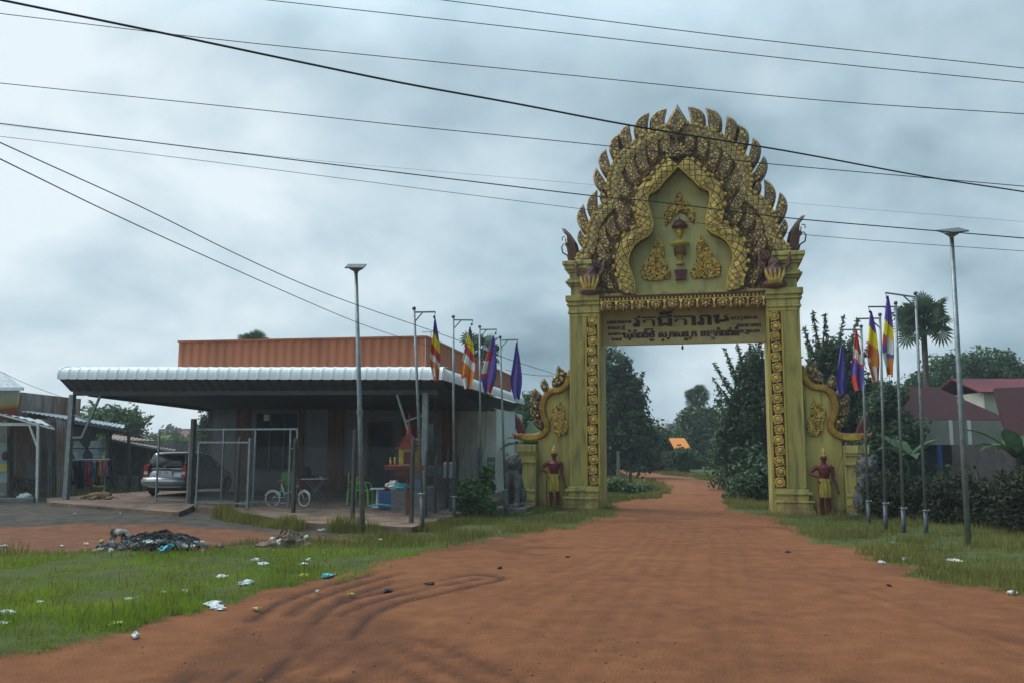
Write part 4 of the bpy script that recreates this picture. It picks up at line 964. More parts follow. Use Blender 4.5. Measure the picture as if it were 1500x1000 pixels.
for k, (t_, h) in enumerate(((.35, 1.9), (.62, 1.75), (1.0, 1.95), (1.35, 1.7))):
    mb = MB(); mb.tube([(L2*t_, 0, -.1), (L2*t_+.05, .02, h*.5), (L2*t_+random.uniform(-.08, .08), 0, h)], [.05, .045, .04], 7); mb.build('wooden_post', M['post'], f2)
mb = MB(); mesh_panel(mb, 0, L2*1.35, .1, 1.5); mb.build('chain_link', M['steel_dark'], f2)
# steel gate leaf pair standing open
A = at(222, 737, .28); B_ = at(432, 745, .26); gl = empty('steel_gate', (A.x, A.y, 0), math.atan2(B_.y-A.y, B_.x-A.x), 'open galvanised pipe gate frame with mesh in front of the silver car', 'gate')
L3 = (B_-A).length; mb = MB(); D = A.y; zt = 2+(655-631)*D/1250
for f0 in (.03, .26, .50, .72, .955): mb.bar((L3*f0, 0, .3), (L3*f0, 0, zt), .045)
mb.bar((L3*.03, 0, zt), (L3, 0, zt), .05); mb.bar((L3, 0, zt), (L3, 0, zt-.55), .045); mb.bar((L3*.955, 0, zt-.55), (L3, 0, zt-.55), .04); mb.bar((L3*.03, 0, .42), (L3*.955, 0, .42), .045)
mb.build('pipe_frame', M['steel'], gl)
mb = MB(); mesh_panel(mb, L3*.30, L3*.72, .45, zt-.03, y=.01); mb.build('chain_link', M['steel_dark'], gl)
A = at(287, 745, .26); B_ = at(362, 748, .25); g2 = empty('steel_gate', (A.x, A.y, 0), math.atan2(B_.y-A.y, B_.x-A.x), 'low pipe gate leaf between the two nearest fence posts', 'gate')
L4 = (B_-A).length; zt = 2+(654-648)*A.y/1250; mb = MB()
mb.bar((0, 0, zt), (L4, 0, zt), .05); mb.bar((0, 0, .3), (0, 0, zt), .045); mb.bar((L4, 0, .26), (L4, 0, zt+.12), .06); mb.bar((0, 0, .45), (L4, 0, .45), .04); mb.build('pipe_frame', M['steel'], g2)
mb = MB(); mesh_panel(mb, .02, L4-.02, .45, zt, y=.01); mb.build('chain_link', M['steel_dark'], g2)

# ================================================================ LEFT SHACKS
def P_(px, py, D): return Y(px, py, D)
def quadbox(mb, a, b_, c, d, t=.06, mi=0):
    """slab whose four corners are given, t metres thick away from the viewer"""
    n = (Vector(b_)-Vector(a)).cross(Vector(d)-Vector(a)).normalized()*t
    if n.y < 0: n = -n
    vs = [Vector(q) for q in (a, b_, c, d)]; vs += [q+n for q in vs]
    return mb.add(vs, [(0, 1, 2, 3), (7, 6, 5, 4), (0, 4, 5, 1), (1, 5, 6, 2), (2, 6, 7, 3), (3, 7, 4, 0)], mi)
def ribbed(mb, a, b_, c, d, n=40, h=.025, mi=0):
    """corrugated sheet a-b (front edge) to d-c (back edge)"""
    a, b_, c, d = (Vector(q) for q in (a, b_, c, d)); nm = (b_-a).cross(d-a).normalized(); vs = []
    if nm.z < 0: nm = -nm
    for i in range(n+1):
        t_ = i/n; o_ = nm*(h if i % 4 in (1, 2) else 0); vs += [a.lerp(b_, t_)+o_, d.lerp(c, t_)+o_]
    return mb.add(vs, [(2*i, 2*i+2, 2*i+3, 2*i+1) for i in range(n)], mi)
shop = empty('shop_building', (0, 0, 0), 0, 'shop with pale corrugated roof and faded red and yellow painted gable, far left', 'shop')
mb = MB(); a, b_ = P_(-260, 572, 33), P_(24, 572, 33); mb.box(a.x, b_.x, 33, 38, -.1, a.z); mb.build('wall', M['rust'], shop)
sgn_m = bpy.data.materials.new('painted_board'); sgn_m.use_nodes = True; t = sgn_m.node_tree; bs = t.nodes['Principled BSDF']; bs.inputs['Roughness'].default_value = .7
tcx = t.nodes.new('ShaderNodeTexCoord'); gr_ = t.nodes.new('ShaderNodeTexGradient'); mp = t.nodes.new('ShaderNodeMapping')
gr_.gradient_type = 'SPHERICAL'; mp.inputs['Location'].default_value = (-.55, 0, -1.05); mp.inputs['Scale'].default_value = (1.0, 0, 1.1)
t.links.new(tcx.outputs['Generated'], mp.inputs[0]); t.links.new(mp.outputs[0], gr_.inputs[0])
rp = t.nodes.new('ShaderNodeValToRGB'); t.links.new(gr_.outputs[0], rp.inputs[0]); el = rp.color_ramp.elements
el[0].position = 0; el[0].color = (.30, .03, .03, 1); el[1].position = .75; el[1].color = (.62, .64, .58, 1)
for p_, c in ((.22, (.33, .05, .03)), (.34, (.55, .40, .05)), (.46, (.55, .52, .30))): k = el.new(p_); k.color = (*c, 1)
t.links.new(rp.outputs[0], bs.inputs['Base Color'])
mb = MB(); quadbox(mb, P_(-120, 612, 32.9), P_(22, 612, 32.9), P_(28, 570, 32.9), P_(-120, 570, 32.9), .08); mb.build('painted_board', sgn_m, shop)
mb = MB(); ribbed(mb, P_(-120, 566, 32), P_(34, 567, 32), P_(6, 545, 36), P_(-160, 538, 36), 60, .04); mb.build('roof', M['tin'], shop)
mb = MB(); mb.bar(P_(-120, 569, 32), P_(34, 569, 32), .10, .12); mb.build('gutter', M['white'], shop)

shack = empty('tin_shack', (0, 0, 0), 0, 'shack walled with rusty corrugated tin behind the left awning', 'shack')
mb = MB(); ribbed(mb, P_(10, 706, 31), P_(57, 708, 31), P_(57, 612, 31), P_(10, 612, 31), 60, .03); mb.build('tin_wall', M['rust'], shack)
mb = MB(); ribbed(mb, P_(60, 712, 31.5), P_(76, 735, 31.5), P_(76, 616, 31.5), P_(60, 612, 31.5), 20, .03); mb.build('tin_wall', M['rust'], shack)
mb = MB(); ribbed(mb, P_(83, 736, 29.5), P_(95, 736, 29.5), P_(97, 618, 29.5), P_(83, 612, 29.5), 14, .03); mb.build('tin_wall', M['rust'], shack)
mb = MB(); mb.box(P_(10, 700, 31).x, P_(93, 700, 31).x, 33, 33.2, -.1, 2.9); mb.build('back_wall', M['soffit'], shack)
for px_, a, c, D in ((80, 620, 735, 29.8), (17, 620, 735, 30), (99, 622, 735, 29.4)):
    mb = MB(); mb.bar(P_(px_, c, D), P_(px_, a, D), .12 if px_ == 80 else .08); mb.build('post', M['post'], shack)
mb = MB()
for i in range(3): mb.bar(P_(12, 700+i*9, 30.8), P_(56, 703+i*9, 30.8), .05)
for i in range(5): mb.bar(P_(16+i*9, 700, 30.8), P_(18+i*9, 730, 30.8), .04)
mb.build('lattice', M['post'], shack)
awn = empty('awning', (0, 0, 0), 0, 'low awning of thin tin sheets on a white pole, lower left shop front', 'awning')
mb = MB(); ribbed(mb, P_(-160, 560, 27.5), P_(80, 626, 28), P_(60, 614, 31.5), P_(-160, 585, 31.5), 80, .025); mb.build('roof_sheet', M['tin'], awn)
mb = MB(); mb.bar(P_(-160, 563, 27.5), P_(80, 628, 28), .05); mb.bar(P_(-160, 620, 28), P_(54, 621, 28), .06, .10); mb.build('edge_beam', M['white'], awn)
mb = MB(); mb.bar(P_(54, 736, 27.9), P_(56, 620, 27.9), .07); mb.bar(P_(55, 655, 27.9), P_(43, 622, 27.9), .05); mb.build('post', M['plastic'], awn)
mb = MB(); mb.bar(P_(71, 735, 28.3), P_(73, 624, 28.3), .05); mb.build('post', M['steel_dark'], awn)
kb = MB(); kb.bar(P_(-160, 733, 27.6), P_(51, 732, 27.6), .18, .16); tag(kb.build('kerb_beam', M['block'], None, bevel=.02), 'long grey beam lying on the ground under the left awning', 'beam')
pb = empty('poster_board', (0, 0, 0), 0, 'faded advertising poster standing at the far left edge under the awning', 'poster')
mb = MB(); quadbox(mb, P_(-30, 706, 29), P_(11, 706, 29), P_(11, 648, 29), P_(-30, 648, 29), .05); mb.build('panel', mat('poster_faded', (.36, .42, .36), .6, var=.3, scale=1.4, col2=(.20, .30, .36)), pb)
mb = MB(); quadbox(mb, P_(-30, 690, 28.96), P_(10, 690, 28.96), P_(10, 679, 28.96), P_(-30, 679, 28.96), .03); mb.build('yellow_band', M['yellowp'], pb)
mb = MB(); c = P_(7, 667, 28.95); mb.ball(c, (.11, .02, .15), 10, 8); mb.build('emblem', M['maroon'], pb)
mb = MB(); mb.bar(P_(13, 736, 29), P_(13, 640, 29), .08); mb.build('post', M['post'], pb)
for px_, py_, r_, mm, lb in ((38, 728, .20, 'plastic', 'white tied plastic sack on the ground behind the white awning pole'), (31, 729, .14, 'plastic', 'flat white scrap of sacking left of the tied white sack'), (3, 726, .2, 'block', 'grey bundle under the poster at the far left')):
    mb = MB(); c = P_(px_, py_, 28.4); mb.ball((0, 0, 0), (r_*1.1, r_, r_*.75), 10, 7, jit=.18); tag(mb.build('sack', M[mm], None, True, loc=(c.x, c.y, ground_z(c.x, c.y)+r_*.55)), lb, 'sack')

lean = empty('lean_to', (0, 0, 0), 0, 'open lean-to with dark tin roof behind the left canopy post', 'shelter')
mb = MB(); ribbed(mb, P_(28, 602, 32), P_(182, 627, 32), P_(182, 622, 36), P_(60, 603, 36), 90, .03); mb.build('roof_sheet', M['tin'], lean)
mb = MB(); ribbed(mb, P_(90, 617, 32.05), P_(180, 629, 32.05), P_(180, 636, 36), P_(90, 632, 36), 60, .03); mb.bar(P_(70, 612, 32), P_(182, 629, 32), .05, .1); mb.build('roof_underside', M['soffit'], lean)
for px_, D in ((99, 32.3), (157, 32.4), (162, 34)): mb = MB(); mb.bar(P_(px_, 733, D), P_(px_, 622, D), .07); mb.build('post', M['post'], lean)
bnr = empty('cloth_banner', (0, 0, 0), 0, 'white and cyan printed cloth banner stretched under the lean-to', 'banner')
bn_m = mat('printed_cloth', (.62, .66, .66), .8, var=.2, scale=3.2, bump=.1, col2=(.22, .45, .52), streak=2.2)
def cloth(name, a, b_, c, d, m_, par=None, amp=.05, seed=1):
    r = random.Random(seed); a, b_, c, d = (Vector(q) for q in (a, b_, c, d)); vs = []; n, k = 16, 10; ph = r.random()*6
    for j in range(k+1):
        for i in range(n+1):
            u, v_ = i/n, j/k; p_ = a.lerp(b_, u).lerp(d.lerp(c, u), v_); vs.append(p_+Vector((0, amp*math.sin(u*11+ph+v_*2)+amp*.6*math.sin(v_*7+ph), 0)))
    m2 = MB(); m2.add(vs, [(j*(n+1)+i, j*(n+1)+i+1, (j+1)*(n+1)+i+1, (j+1)*(n+1)+i) for j in range(k) for i in range(n)])
    o = m2.build(name, m_, par, True); q = o.modifiers.new('solid', 'SOLIDIFY'); q.thickness = .012; return o
cloth('printed_sheet', P_(98, 672, 33), P_(149, 671, 33), P_(150, 645, 33), P_(103, 645, 33), bn_m, bnr)
mb = MB(); mb.bar(P_(98, 656, 32.9), P_(163, 656, 32.9), .035); mb.bar(P_(98, 672, 32.9), P_(163, 672, 32.9), .035); mb.build('rail', M['steel_dark'], bnr)
rail = MB(); rail.tube([P_(106, 673, 31), P_(160, 672, 31)], .02, 6); rail.bar(P_(107, 730, 31), P_(107, 673, 31), .03); rail.bar(P_(153, 726, 31), P_(153, 671, 31), .03); rail.tube([P_(153, 716, 31), P_(148, 728, 30.7)], .018, 5)
tag(rail.build('clothes_rail', M['steel']), 'steel clothes rail beside the left canopy post', 'clothes rail')
cl = [(110, 12, 36, 'clothes_navy', (.015, .02, .035), 'long navy garment at the left end of the clothes rail'), (117, 10, 42, 'clothes_black', (.012, .012, .015), 'longest black garment on the clothes rail'), (124, 10, 33, 'clothes_slate', (.05, .055, .07), 'slate grey shirt on the clothes rail'),
      (129, 7, 40, 'clothes_red', (.35, .04, .04), 'bright red top with a long tail on the clothes rail'), (135, 7, 30, 'clothes_blue', (.06, .10, .18), 'blue grey shirt in the middle of the clothes rail'), (139, 5, 36, 'clothes_pale', (.30, .30, .36), 'narrow pale mauve garment on the clothes rail'), (143, 6, 37, 'clothes_wine', (.12, .012, .02), 'wine red dress on the clothes rail'),
      (147, 5, 24, 'clothes_cream', (.45, .38, .22), 'narrow cream garment on the clothes rail'), (151, 7, 27, 'clothes_scarlet', (.42, .05, .05), 'scarlet patterned shirt on the clothes rail'), (156, 6, 25, 'clothes_check', (.38, .14, .16), 'pink checked shirt near the right end of the clothes rail'), (161, 6, 28, 'clothes_dark', (.02, .03, .06), 'dark blue garment at the right end of the clothes rail')]
for i, (px_, w, h, nm, c, lb) in enumerate(cl):
    D = 31+.04*(i % 3-1); o = cloth('garment', P_(px_-w/2-1, 673+h, D), P_(px_+w/2+1, 673+h+random.uniform(-2, 2), D), P_(px_+w*.35, 674, D), P_(px_-w*.35, 674, D), mat(nm, c, .9, var=.3, scale=9, bump=0), None, .05, i)
    tag(o, lb, 'garment', 'clothes on the rail')
shed = empty('low_shed', (0, 0, 0), 0, 'low shed with sloping rusty roof behind the silver car', 'shed')
mb = MB(); a, c = P_(160, 700, 36), P_(252, 700, 36); mb.box(a.x, c.x, 36, 39, -.1, 2.25); mb.build('wall', M['block'], shed)
mb = MB(); ribbed(mb, P_(158, 643, 35.3), P_(256, 660, 35.3), P_(262, 650, 39), P_(166, 636, 39), 70, .03); mb.build('roof', M['rustroof'], shed)
mb = MB(); mb.bar(P_(158, 644, 35.25), P_(256, 661, 35.25), .05, .08); mb.build('edge_board', M['tin'], shed)
rb = empty('lattice_fence', (0, 0, 0), 0, 'rough low wall of stacked grey blocks and stakes left of the car', 'fence')
mb = MB(); a, c = P_(160, 735, 33.5), P_(222, 735, 33.5); mb.box(a.x, c.x, 33.5, 33.7, -.1, .85)
mb.build('block_wall', M['block'], rb)
for px_, t_, D in ((165, 668, 33.3), (189, 634, 33.3), (205, 690, 33.2), (218, 660, 33.2)): mb = MB(); mb.bar(P_(px_, 734, D), P_(px_+random.uniform(-1, 1), t_, D), .09); mb.build('stake', M['post'], rb)
mb = MB(); mb.bar(P_(222, 690, 33.2), P_(240, 663, 33.2), .05); mb.bar(P_(196, 735, 33), P_(206, 703, 33), .03); mb.build('loose_pole', M['post'], rb)

# ================================================================ CAR
def make_car():
    root = empty('parked_car', (0, 0, 0), 0, 'silver hatchback parked on the concrete under the canopy, tail to the road', 'car')
    st = [(0.02, .66, .30, .62), (.0, .72, .30, .66), (.05, .76, .26, .88), (.25, .79, .24, .95), (.9, .80, .22, .95), (1.8, .80, .22, .94), (2.6, .80, .22, .93), (2.95, .79, .23, .90), (3.3, .76, .25, .82), (3.5, .70, .27, .72), (3.58, .60, .30, .60)]
    mb = MB(); vs = []; k = 12
    for y, hw, zb, zt in st:
        h_ = [(0, zb), (hw*.8, zb), (hw*.97, zb+.06), (hw, zb+(zt-zb)*.35), (hw*.985, zb+(zt-zb)*.72), (hw*.94, zt-.02), (hw*.6, zt+.012)]
        ring = [(x, z) for x, z in h_]+[(-x, z) for x, z in h_[::-1][:-1]]; k = len(ring); vs += [(x, y, z) for x, z in ring]
    n = len(st); mb.add(vs, [(i*k+j, i*k+(j+1) % k, (i+1)*k+(j+1) % k, (i+1)*k+j) for i in range(n-1) for j in range(k)]+[tuple(range(k)), tuple((n-1)*k+j for j in range(k))])
    def ring(h):                       # cabin outline at height fraction h
        hw = .755-.15*h**1.3; y0 = .07+.22*h**1.5; y1 = 2.85-1.05*h; z = .92+.58*(1-(1-h)**1.12)
        return hw, y0, y1, z
    vs = []; hs = (0, .25, .5, .75, .9, 1.0)
    for h in hs:
        hw, y0, y1, z = ring(h); ins = .05 if h > .95 else 0; hw -= ins; y0 += ins*2; y1 -= ins*3; z += .012 if ins else 0
        c = .10; o2 = [(-hw+c, y0), (hw-c, y0), (hw-.02, y0+.03), (hw, y0+c), (hw, (y0+y1)/2), (hw, y1-c), (hw-c*1.5, y1), (0, y1+.08), (-hw+c*1.5, y1), (-hw, y1-c), (-hw, (y0+y1)/2), (-hw, y0+c), (-hw+.02, y0+.03)]
        k2 = len(o2); vs += [(x, y, z) for x, y in o2]
    mb.add(vs, [(i*k2+j, i*k2+(j+1) % k2, (i+1)*k2+(j+1) % k2, (i+1)*k2+j) for i in range(len(hs)-1) for j in range(k2)]+[tuple((len(hs)-1)*k2+j for j in range(k2))])
    body = mb.build('body', M['carpaint'], root, True); sb = body.modifiers.new('sub', 'SUBSURF'); sb.levels = 1; sb.render_levels = 2
    def glass(name, fn, n, e_=.012):
        m2 = MB(); m2.add([fn(u/n, h/6) for h in range(7) for u in range(n+1)], [(h*(n+1)+u, h*(n+1)+u+1, (h+1)*(n+1)+u+1, (h+1)*(n+1)+u) for h in range(6) for u in range(n)])
        o = m2.build(name, M['darkglass'], root, True); q = o.modifiers.new('solid', 'SOLIDIFY'); q.thickness = .012; q.offset = 0; return o
    def rear(u, h): h = .06+.80*h; hw, y0, y1, z = ring(h); return ((u-.5)*2*(hw-.075), y0-.010, z)
    glass('rear_window', rear, 8)
    m2 = MB(); m2.bar((-.05, .06, 1.0), (.22, .06, 1.04), .014); m2.build('wiper', M['black'], root)
    for s_ in (-1, 1):
        for a, c in ((.16, .42), (.45, .72)):
            def side(u, h, a=a, c=c): h = .06+.80*h; hw, y0, y1, z = ring(h); t_ = a+(c-a)*u if a < .4 else a+(c-a)*u; t_ = t_+(.04 if a < .2 else 0)*h; return (s_*(hw+.008), y0+(y1-y0)*t_, z)
            glass('side_window', side, 6)
        def tri(u, h): h = .06+.76*h; hw, y0, y1, z = ring(h); t_ = .75+.14*u*(1-h*.3); return (s_*(hw+.008), y0+(y1-y0)*t_, z)
        glass('quarter_window', tri, 3)
        m2 = MB(); m2.dome_prism([(s_*.80, .64), (s_*.80, .98), (s_*.74, 1.12), (s_*.62, 1.0), (s_*.60, .64)], -.022, .16, .9); tl = m2.build('tail_light', M['tail'], root)
        m2 = MB(); m2.box(min(s_*.63, s_*.77), max(s_*.63, s_*.77), -.032, -.0225, .74, .84); m2.build('reverse_lamp', M['clear'], tl)
        m2 = MB(); m2.ball((s_*.87, 2.05, 1.02), (.09, .05, .07), 8, 6); m2.build('mirror', M['carpaint'], root, True)
        for y in (.55, 2.95):
            m2 = MB(); m2.lathe([(.16, s_*.64), (.275, s_*.645), (.285, s_*.69), (.285, s_*.76), (.26, s_*.805), (.18, s_*.81)], (0, y, .285), 26, 0, 'x'); wh = m2.build('wheel', M['black'], root, True)
            m2 = MB(); m2.lathe([(.19, s_*.795), (.185, s_*.812), (.165, s_*.80), (.06, s_*.792), (.04, s_*.815), (.001, s_*.815)], (0, y, .285), 20, 0, 'x')
            for q in range(6): t_ = q*math.pi/3; m2.bar((s_*.812, y+.03*math.cos(t_), .285+.03*math.sin(t_)), (s_*.812, y+.175*math.cos(t_), .285+.175*math.sin(t_)), .035, .02)
            m2.build('rim', M['steel'], wh)
            m2 = MB(); n2_ = 14; m2.add([(s_*(.803), y+r*math.cos(math.pi*i/n2_), .285+r*math.sin(math.pi*i/n2_)) for r in (.26, .34) for i in range(n2_+1)], [(i, i+1, n2_+2+i, n2_+1+i) for i in range(n2_)]); m2.build('wheel_arch', M['black'], root)
    m2 = MB(); m2.tube([(-.74, .10, .50), (-.70, -.05, .50), (-.4, -.10, .50), (.4, -.10, .50), (.70, -.05, .50), (.74, .10, .50)], [.13, .15, .155, .155, .15, .13], 12); m2.build('bumper', M['carpaint'], root, True)
    m2 = MB(); m2.bar((-.62, -.235, .47), (.62, -.235, .47), .03, .025); m2.build('bumper_strip', M['steel_dark'], root)
    m2 = MB(); m2.box(-.27, .27, -.045, -.03, .72, .86); pl = m2.build('number_plate', M['white'], root)
    cu = bpy.data.curves.new('t', 'FONT'); cu.body = '2K-3781'; cu.size = .13; ob = bpy.data.objects.new('t', cu); COL.objects.link(ob); me = bpy.data.meshes.new_from_object(ob.evaluated_get(bpy.context.evaluated_depsgraph_get())); bpy.data.objects.remove(ob)
    me.transform(Matrix.Translation((-.24, -.047, .745)) @ Matrix.Rotation(math.pi/2, 4, 'X')); me.materials.clear(); me.materials.append(M['blue']); o = bpy.data.objects.new('plate_number', me); COL.objects.link(o); o.parent = pl
    m2 = MB(); m2.bar((-.3, -.03, .91), (.3, -.03, .91), .04, .03); m2.build('boot_handle', M['black'], root)
    m2 = MB(); m2.lathe([(.02, -.05), (.045, -.045), (.045, -.02)], (0, 0, .975), 12, 0, 'y'); m2.build('badge', M['steel'], root)
    m2 = MB(); m2.box(-.7, .7, .12, 3.3, .18, .3); m2.build('underbody', M['black'], root)
    return root
car = make_car(); c0 = Y(241, 722, 29.3); car.location = (c0.x+.02, 29.2, .335); car.rotation_euler = (0, 0, -R(9)); car.scale = (.98, .98, .98)

# ================================================================ BICYCLE (traced in its own plane, pixels of a close view)
bk = at(422, 742, .26); bike = empty('bicycle', (bk.x, bk.y, .27), 0, "child's white and pink bicycle with red saddle behind the mesh fence", 'bicycle')
sc_ = 1/555.; q_ = lambda X, Z, y=0: ((X-470)*sc_, y, (805-Z)*sc_+.0)
def wheel(X, Z, tilt):
    m2 = MB(); r_ = .205; n = 28; c = Vector(q_(X, Z)); c.z = .225; e1 = Vector((math.cos(tilt), math.sin(tilt), 0)); e2 = Vector((0, 0, 1)); pts = [c+e1*math.cos(2*math.pi*i/n)*r_+e2*math.sin(2*math.pi*i/n)*r_ for i in range(n+1)]
    m2.tube(pts, .018, 6, cap=False); w_ = m2.build('wheel', M['white'], bike, True)
    m2 = MB()
    for i in range(14): t_ = 2*math.pi*i/14; m2.bar(c, c+e1*math.cos(t_)*r_+e2*math.sin(t_)*r_, .004)
    m2.ball(c, .02, 8, 6); m2.build('spokes', M['steel'], w_)
    m2 = MB(); m2.tube([c+(e1*math.cos(t_)+e2*math.sin(t_))*.245 for t_ in (math.pi*(.12+.76*i/10) for i in range(11))], .018, 6, sy=1); m2.build('mudguard', M['white'], bike, True)
wheel(215, 650, 0); wheel(725, 680, -.5)
m2 = MB(); m2.tube([q_(375, 500), q_(385, 560), q_(420, 590), q_(480, 583), q_(550, 530), q_(625, 462)], .016, 7); m2.tube([q_(345, 430), q_(412, 655)], .014, 7); m2.tube([q_(412, 655), q_(215, 660)], .01, 6); m2.tube([q_(375, 545), q_(215, 660)], .009, 6); m2.build('frame', M['white'], bike, True)
m2 = MB(); m2.tube([q_(620, 440), q_(665, 545)], .018, 7); m2.build('head_tube', mat('pink_paint', (.50, .06, .14), .5, var=.1), bike)
m2 = MB(); m2.tube([q_(665, 545), q_(725, 680)], .012, 6); m2.build('fork', M['plastic'], bike)
m2 = MB(); m2.tube([q_(620, 440), q_(612, 370), q_(625, 355, -.16)], .012, 6); m2.tube([q_(612, 370), q_(622, 358, .16)], .012, 6); m2.build('handlebar', M['steel'], bike)
m2 = MB(); m2.ball(q_(345, 405), (.11, .06, .03), 10, 6); m2.build('saddle', M['red'], bike, True)
m2 = MB(); m2.lathe([(.05, -.02), (.05, -.012)], q_(412, 655), 12, 0, 'y'); m2.bar(q_(412, 655, -.03), q_(430, 725, -.03), .018); m2.bar(q_(412, 655, .03), q_(395, 590, .03), .018); m2.box(q_(430, 0)[0]-.03, q_(430, 0)[0]+.03, -.08, -.03, .13, .15); m2.build('crank', M['steel'], bike)

# ================================================================ PORCH THINGS
def chair(px_, py_, D, rz, lab, mm='green', h=.85):
    p_ = P_(px_, py_, D); r_ = empty('plastic_chair', (p_.x, p_.y, .30), rz, lab, 'chair')
    m2 = MB(); m2.box(-.21, .21, -.2, .2, .42, .45); m2.build('seat', M[mm], r_, bevel=.01)
    m2 = MB(); o2 = [(-.17, .45), (-.21, .62), (-.20, .80), (-.12, h), (.12, h), (.20, .80), (.21, .62), (.17, .45)]; m2.prism(o2, .17, .20)
    m2.build('backrest', M[mm], r_, bevel=.008)
    for x in (-.19, .19):
        for y in (-.18, .18): m2 = MB(); m2.tube([(x, y, .43), (x*1.12, y*1.15, 0)], [.035, .028], 6); m2.build('leg', M[mm], r_)
        m2 = MB(); m2.tube([(x*1.1, .16, .66), (x*1.15, -.1, .65), (x*1.1, -.18, .44)], .018, 6); m2.build('armrest', M[mm], r_)
    return r_
chair(423, 720, 29.5, R(170), 'yellow-green plastic chair behind the bicycle'); chair(519, 735, 26, R(100), 'lime green plastic chair left of the street lamp pole, seen edge-on', h=.95); chair(533, 737, 25.5, R(80), 'lime green plastic chair just right of the street lamp pole')
tp_ = P_(462, 727, 28); tb = empty('folding_table', (tp_.x, tp_.y, .30), 0, 'small white-topped folding table with crossed legs on the porch', 'table')
m2 = MB(); m2.box(-.42, .36, -.3, .3, .66, .69); m2.build('table_top', M['white'], tb, bevel=.008)
for y in (-.24, .24):
    for s_ in (-1, 1): m2 = MB(); m2.tube([(s_*.28, y, .65), (-s_*.28, y, 0)], .014, 6); m2.build('leg', M['steel'], tb)
m2 = MB(); m2.ball((0, 0, .12), (.15, .13, .22), 10, 8, jit=.12); tag(m2.build('black_bag', M['black'], None, True, loc=(tp_.x-.30, tp_.y, 1.02)), 'black bag standing on the folding table', 'bag')
kr = empty('dish_rack', (tp_.x+.16, tp_.y, .99), 0, 'wire rack of dishes on the folding table', 'rack'); m2 = MB()
for y in (-.1, .1): m2.tube([(-.15, y, 0), (-.13, y, .2), (.13, y, .22), (.18, y, .14), (.18, y, 0)], .008, 5)
m2.build('wire_frame', M['steel'], kr); m2 = MB(); m2.lathe([(.03, 0), (.08, .07), (.07, .07), (.02, .01)], (0, 0, 0), 12); m2.build('bowl', M['plastic'], kr)
# spirit house on a post behind a masonry block
sp_ = P_(598, 745, 22.9); sh = empty('spirit_house', (sp_.x-.05, sp_.y+.5, .1), R(-6), 'small red and gold spirit house shrine on a post near the fence corner', 'shrine')
m2 = MB(); m2.lathe([(.12, 0), (.09, .1), (.08, 1.0), (.14, 1.12)], (0, 0, 0), 10); m2.build('post', M['shrine'], sh)
m2 = MB(); m2.box(-.58, .48, -.42, .42, 1.30, 1.36); m2.box(-.60, .50, -.44, .44, 1.36, 1.42); m2.box(-.3, .3, -.25, .25, 1.12, 1.30); m2.build('platform', M['shrine'], sh, bevel=.008)
m2 = MB(); m2.box(-.25, .2, -.2, .2, 1.42, 1.86); m2.build('shrine_room', M['gold'], sh); m2 = MB(); m2.box(-.12, .07, -.21, -.201, 1.45, 1.78); m2.build('doorway', M['maroon'], sh)
m2 = MB()
for z, w in ((1.86, .36), (1.98, .28), (2.10, .20)): m2.prism([(-.02-w, z), (-.02+w, z), (-.02+w*.55, z+.07), (-.02, z+.2), (-.02-w*.55, z+.07)], -w*.8, w*.8)
m2.lathe([(.13, 2.1), (.07, 2.3), (.035, 2.5), (.004, 2.85)], (-.02, 0, 0), 10); m2.build('roof', M['shrine'], sh)
for x in (-.45, -.33, .35): m2 = MB(); m2.ball((x, -.3, 1.50), (.035, .035, .08), 8, 6); m2.ball((x, -.3, 1.6), .03, 8, 6); m2.build('figurine', M['gold'], sh)
bl = MB(); a, c = at(570, 748, .2), at(633, 750, .2); bl.box(a.x+.05, c.x, a.y, a.y+.9, .1, .88); tag(bl.build('concrete_block', M['block'], None, bevel=.02), 'square grey concrete box standing under the spirit house', 'block')
for px_, py_, D, r_, mm, lb in ((588, 712, 23.2, (.20, .13, .10), 'cyan', 'blue cloth bundle on top of the concrete box'), (577, 708, 23.6, (.2, .15, .12), 'plastic', 'pale bundle behind the left edge of the concrete box'), (612, 712, 23.1, (.16, .13, .16), 'blue', 'dark blue round bundle on the concrete box, right side'), (602, 703, 23.5, (.12, .1, .12), 'red', 'red bag between the bundles on the concrete box')):
    c = P_(px_, py_, D); m2 = MB(); m2.ball((0, 0, 0), r_, 10, 7, jit=.28); tag(m2.build('bundle', M[mm], None, False, loc=(c.x, c.y, .88+r_[2]*.75)), lb, 'bundle')
st_ = P_(553, 737, 25.2); stl = empty('stool', (st_.x, st_.y, .26), 0, 'white stool with pedestal leg beside the lime green chair', 'stool')
m2 = MB(); m2.box(-.2, .2, -.15, .15, .52, .56); m2.build('seat', M['white'], stl); m2 = MB(); m2.lathe([(.16, 0), (.14, .06), (.05, .1), (.045, .52)], (0, 0, 0), 12); m2.build('leg', M['plastic'], stl)
cr_ = P_(566, 737, 24.8); m2 = MB(); m2.box(-.2, .2, -.15, .15, .03, .5)
for i in range(4): m2.box(-.21, .21, -.16, .16, .06+i*.12, .10+i*.12)
tag(m2.build('crate', M['blue'], None, loc=(cr_.x, cr_.y, .25)), 'dark blue slatted crate left of the concrete box', 'crate')
m2 = MB(); m2.tube([P_(540, 741, 24), P_(555, 738, 24), P_(572, 740, 24)], .03, 6); tag(m2.build('pipe_scrap', M['cyan'], None), 'light blue pipe lying on the porch floor by the crate', 'pipe')
bx_ = P_(659, 684, 30); m2 = MB(); m2.box(bx_.x-.22, bx_.x+.18, bx_.y, bx_.y+.2, .95, 1.5); tag(m2.build('water_tank', M['white'], None, bevel=.02), 'white box tank against the house side beyond the fence', 'tank')
m2 = MB(); m2.box(bx_.x-.1, bx_.x+.1, bx_.y+.02, bx_.y+.18, .15, .948); m2.build('tank_stand', M['block'])
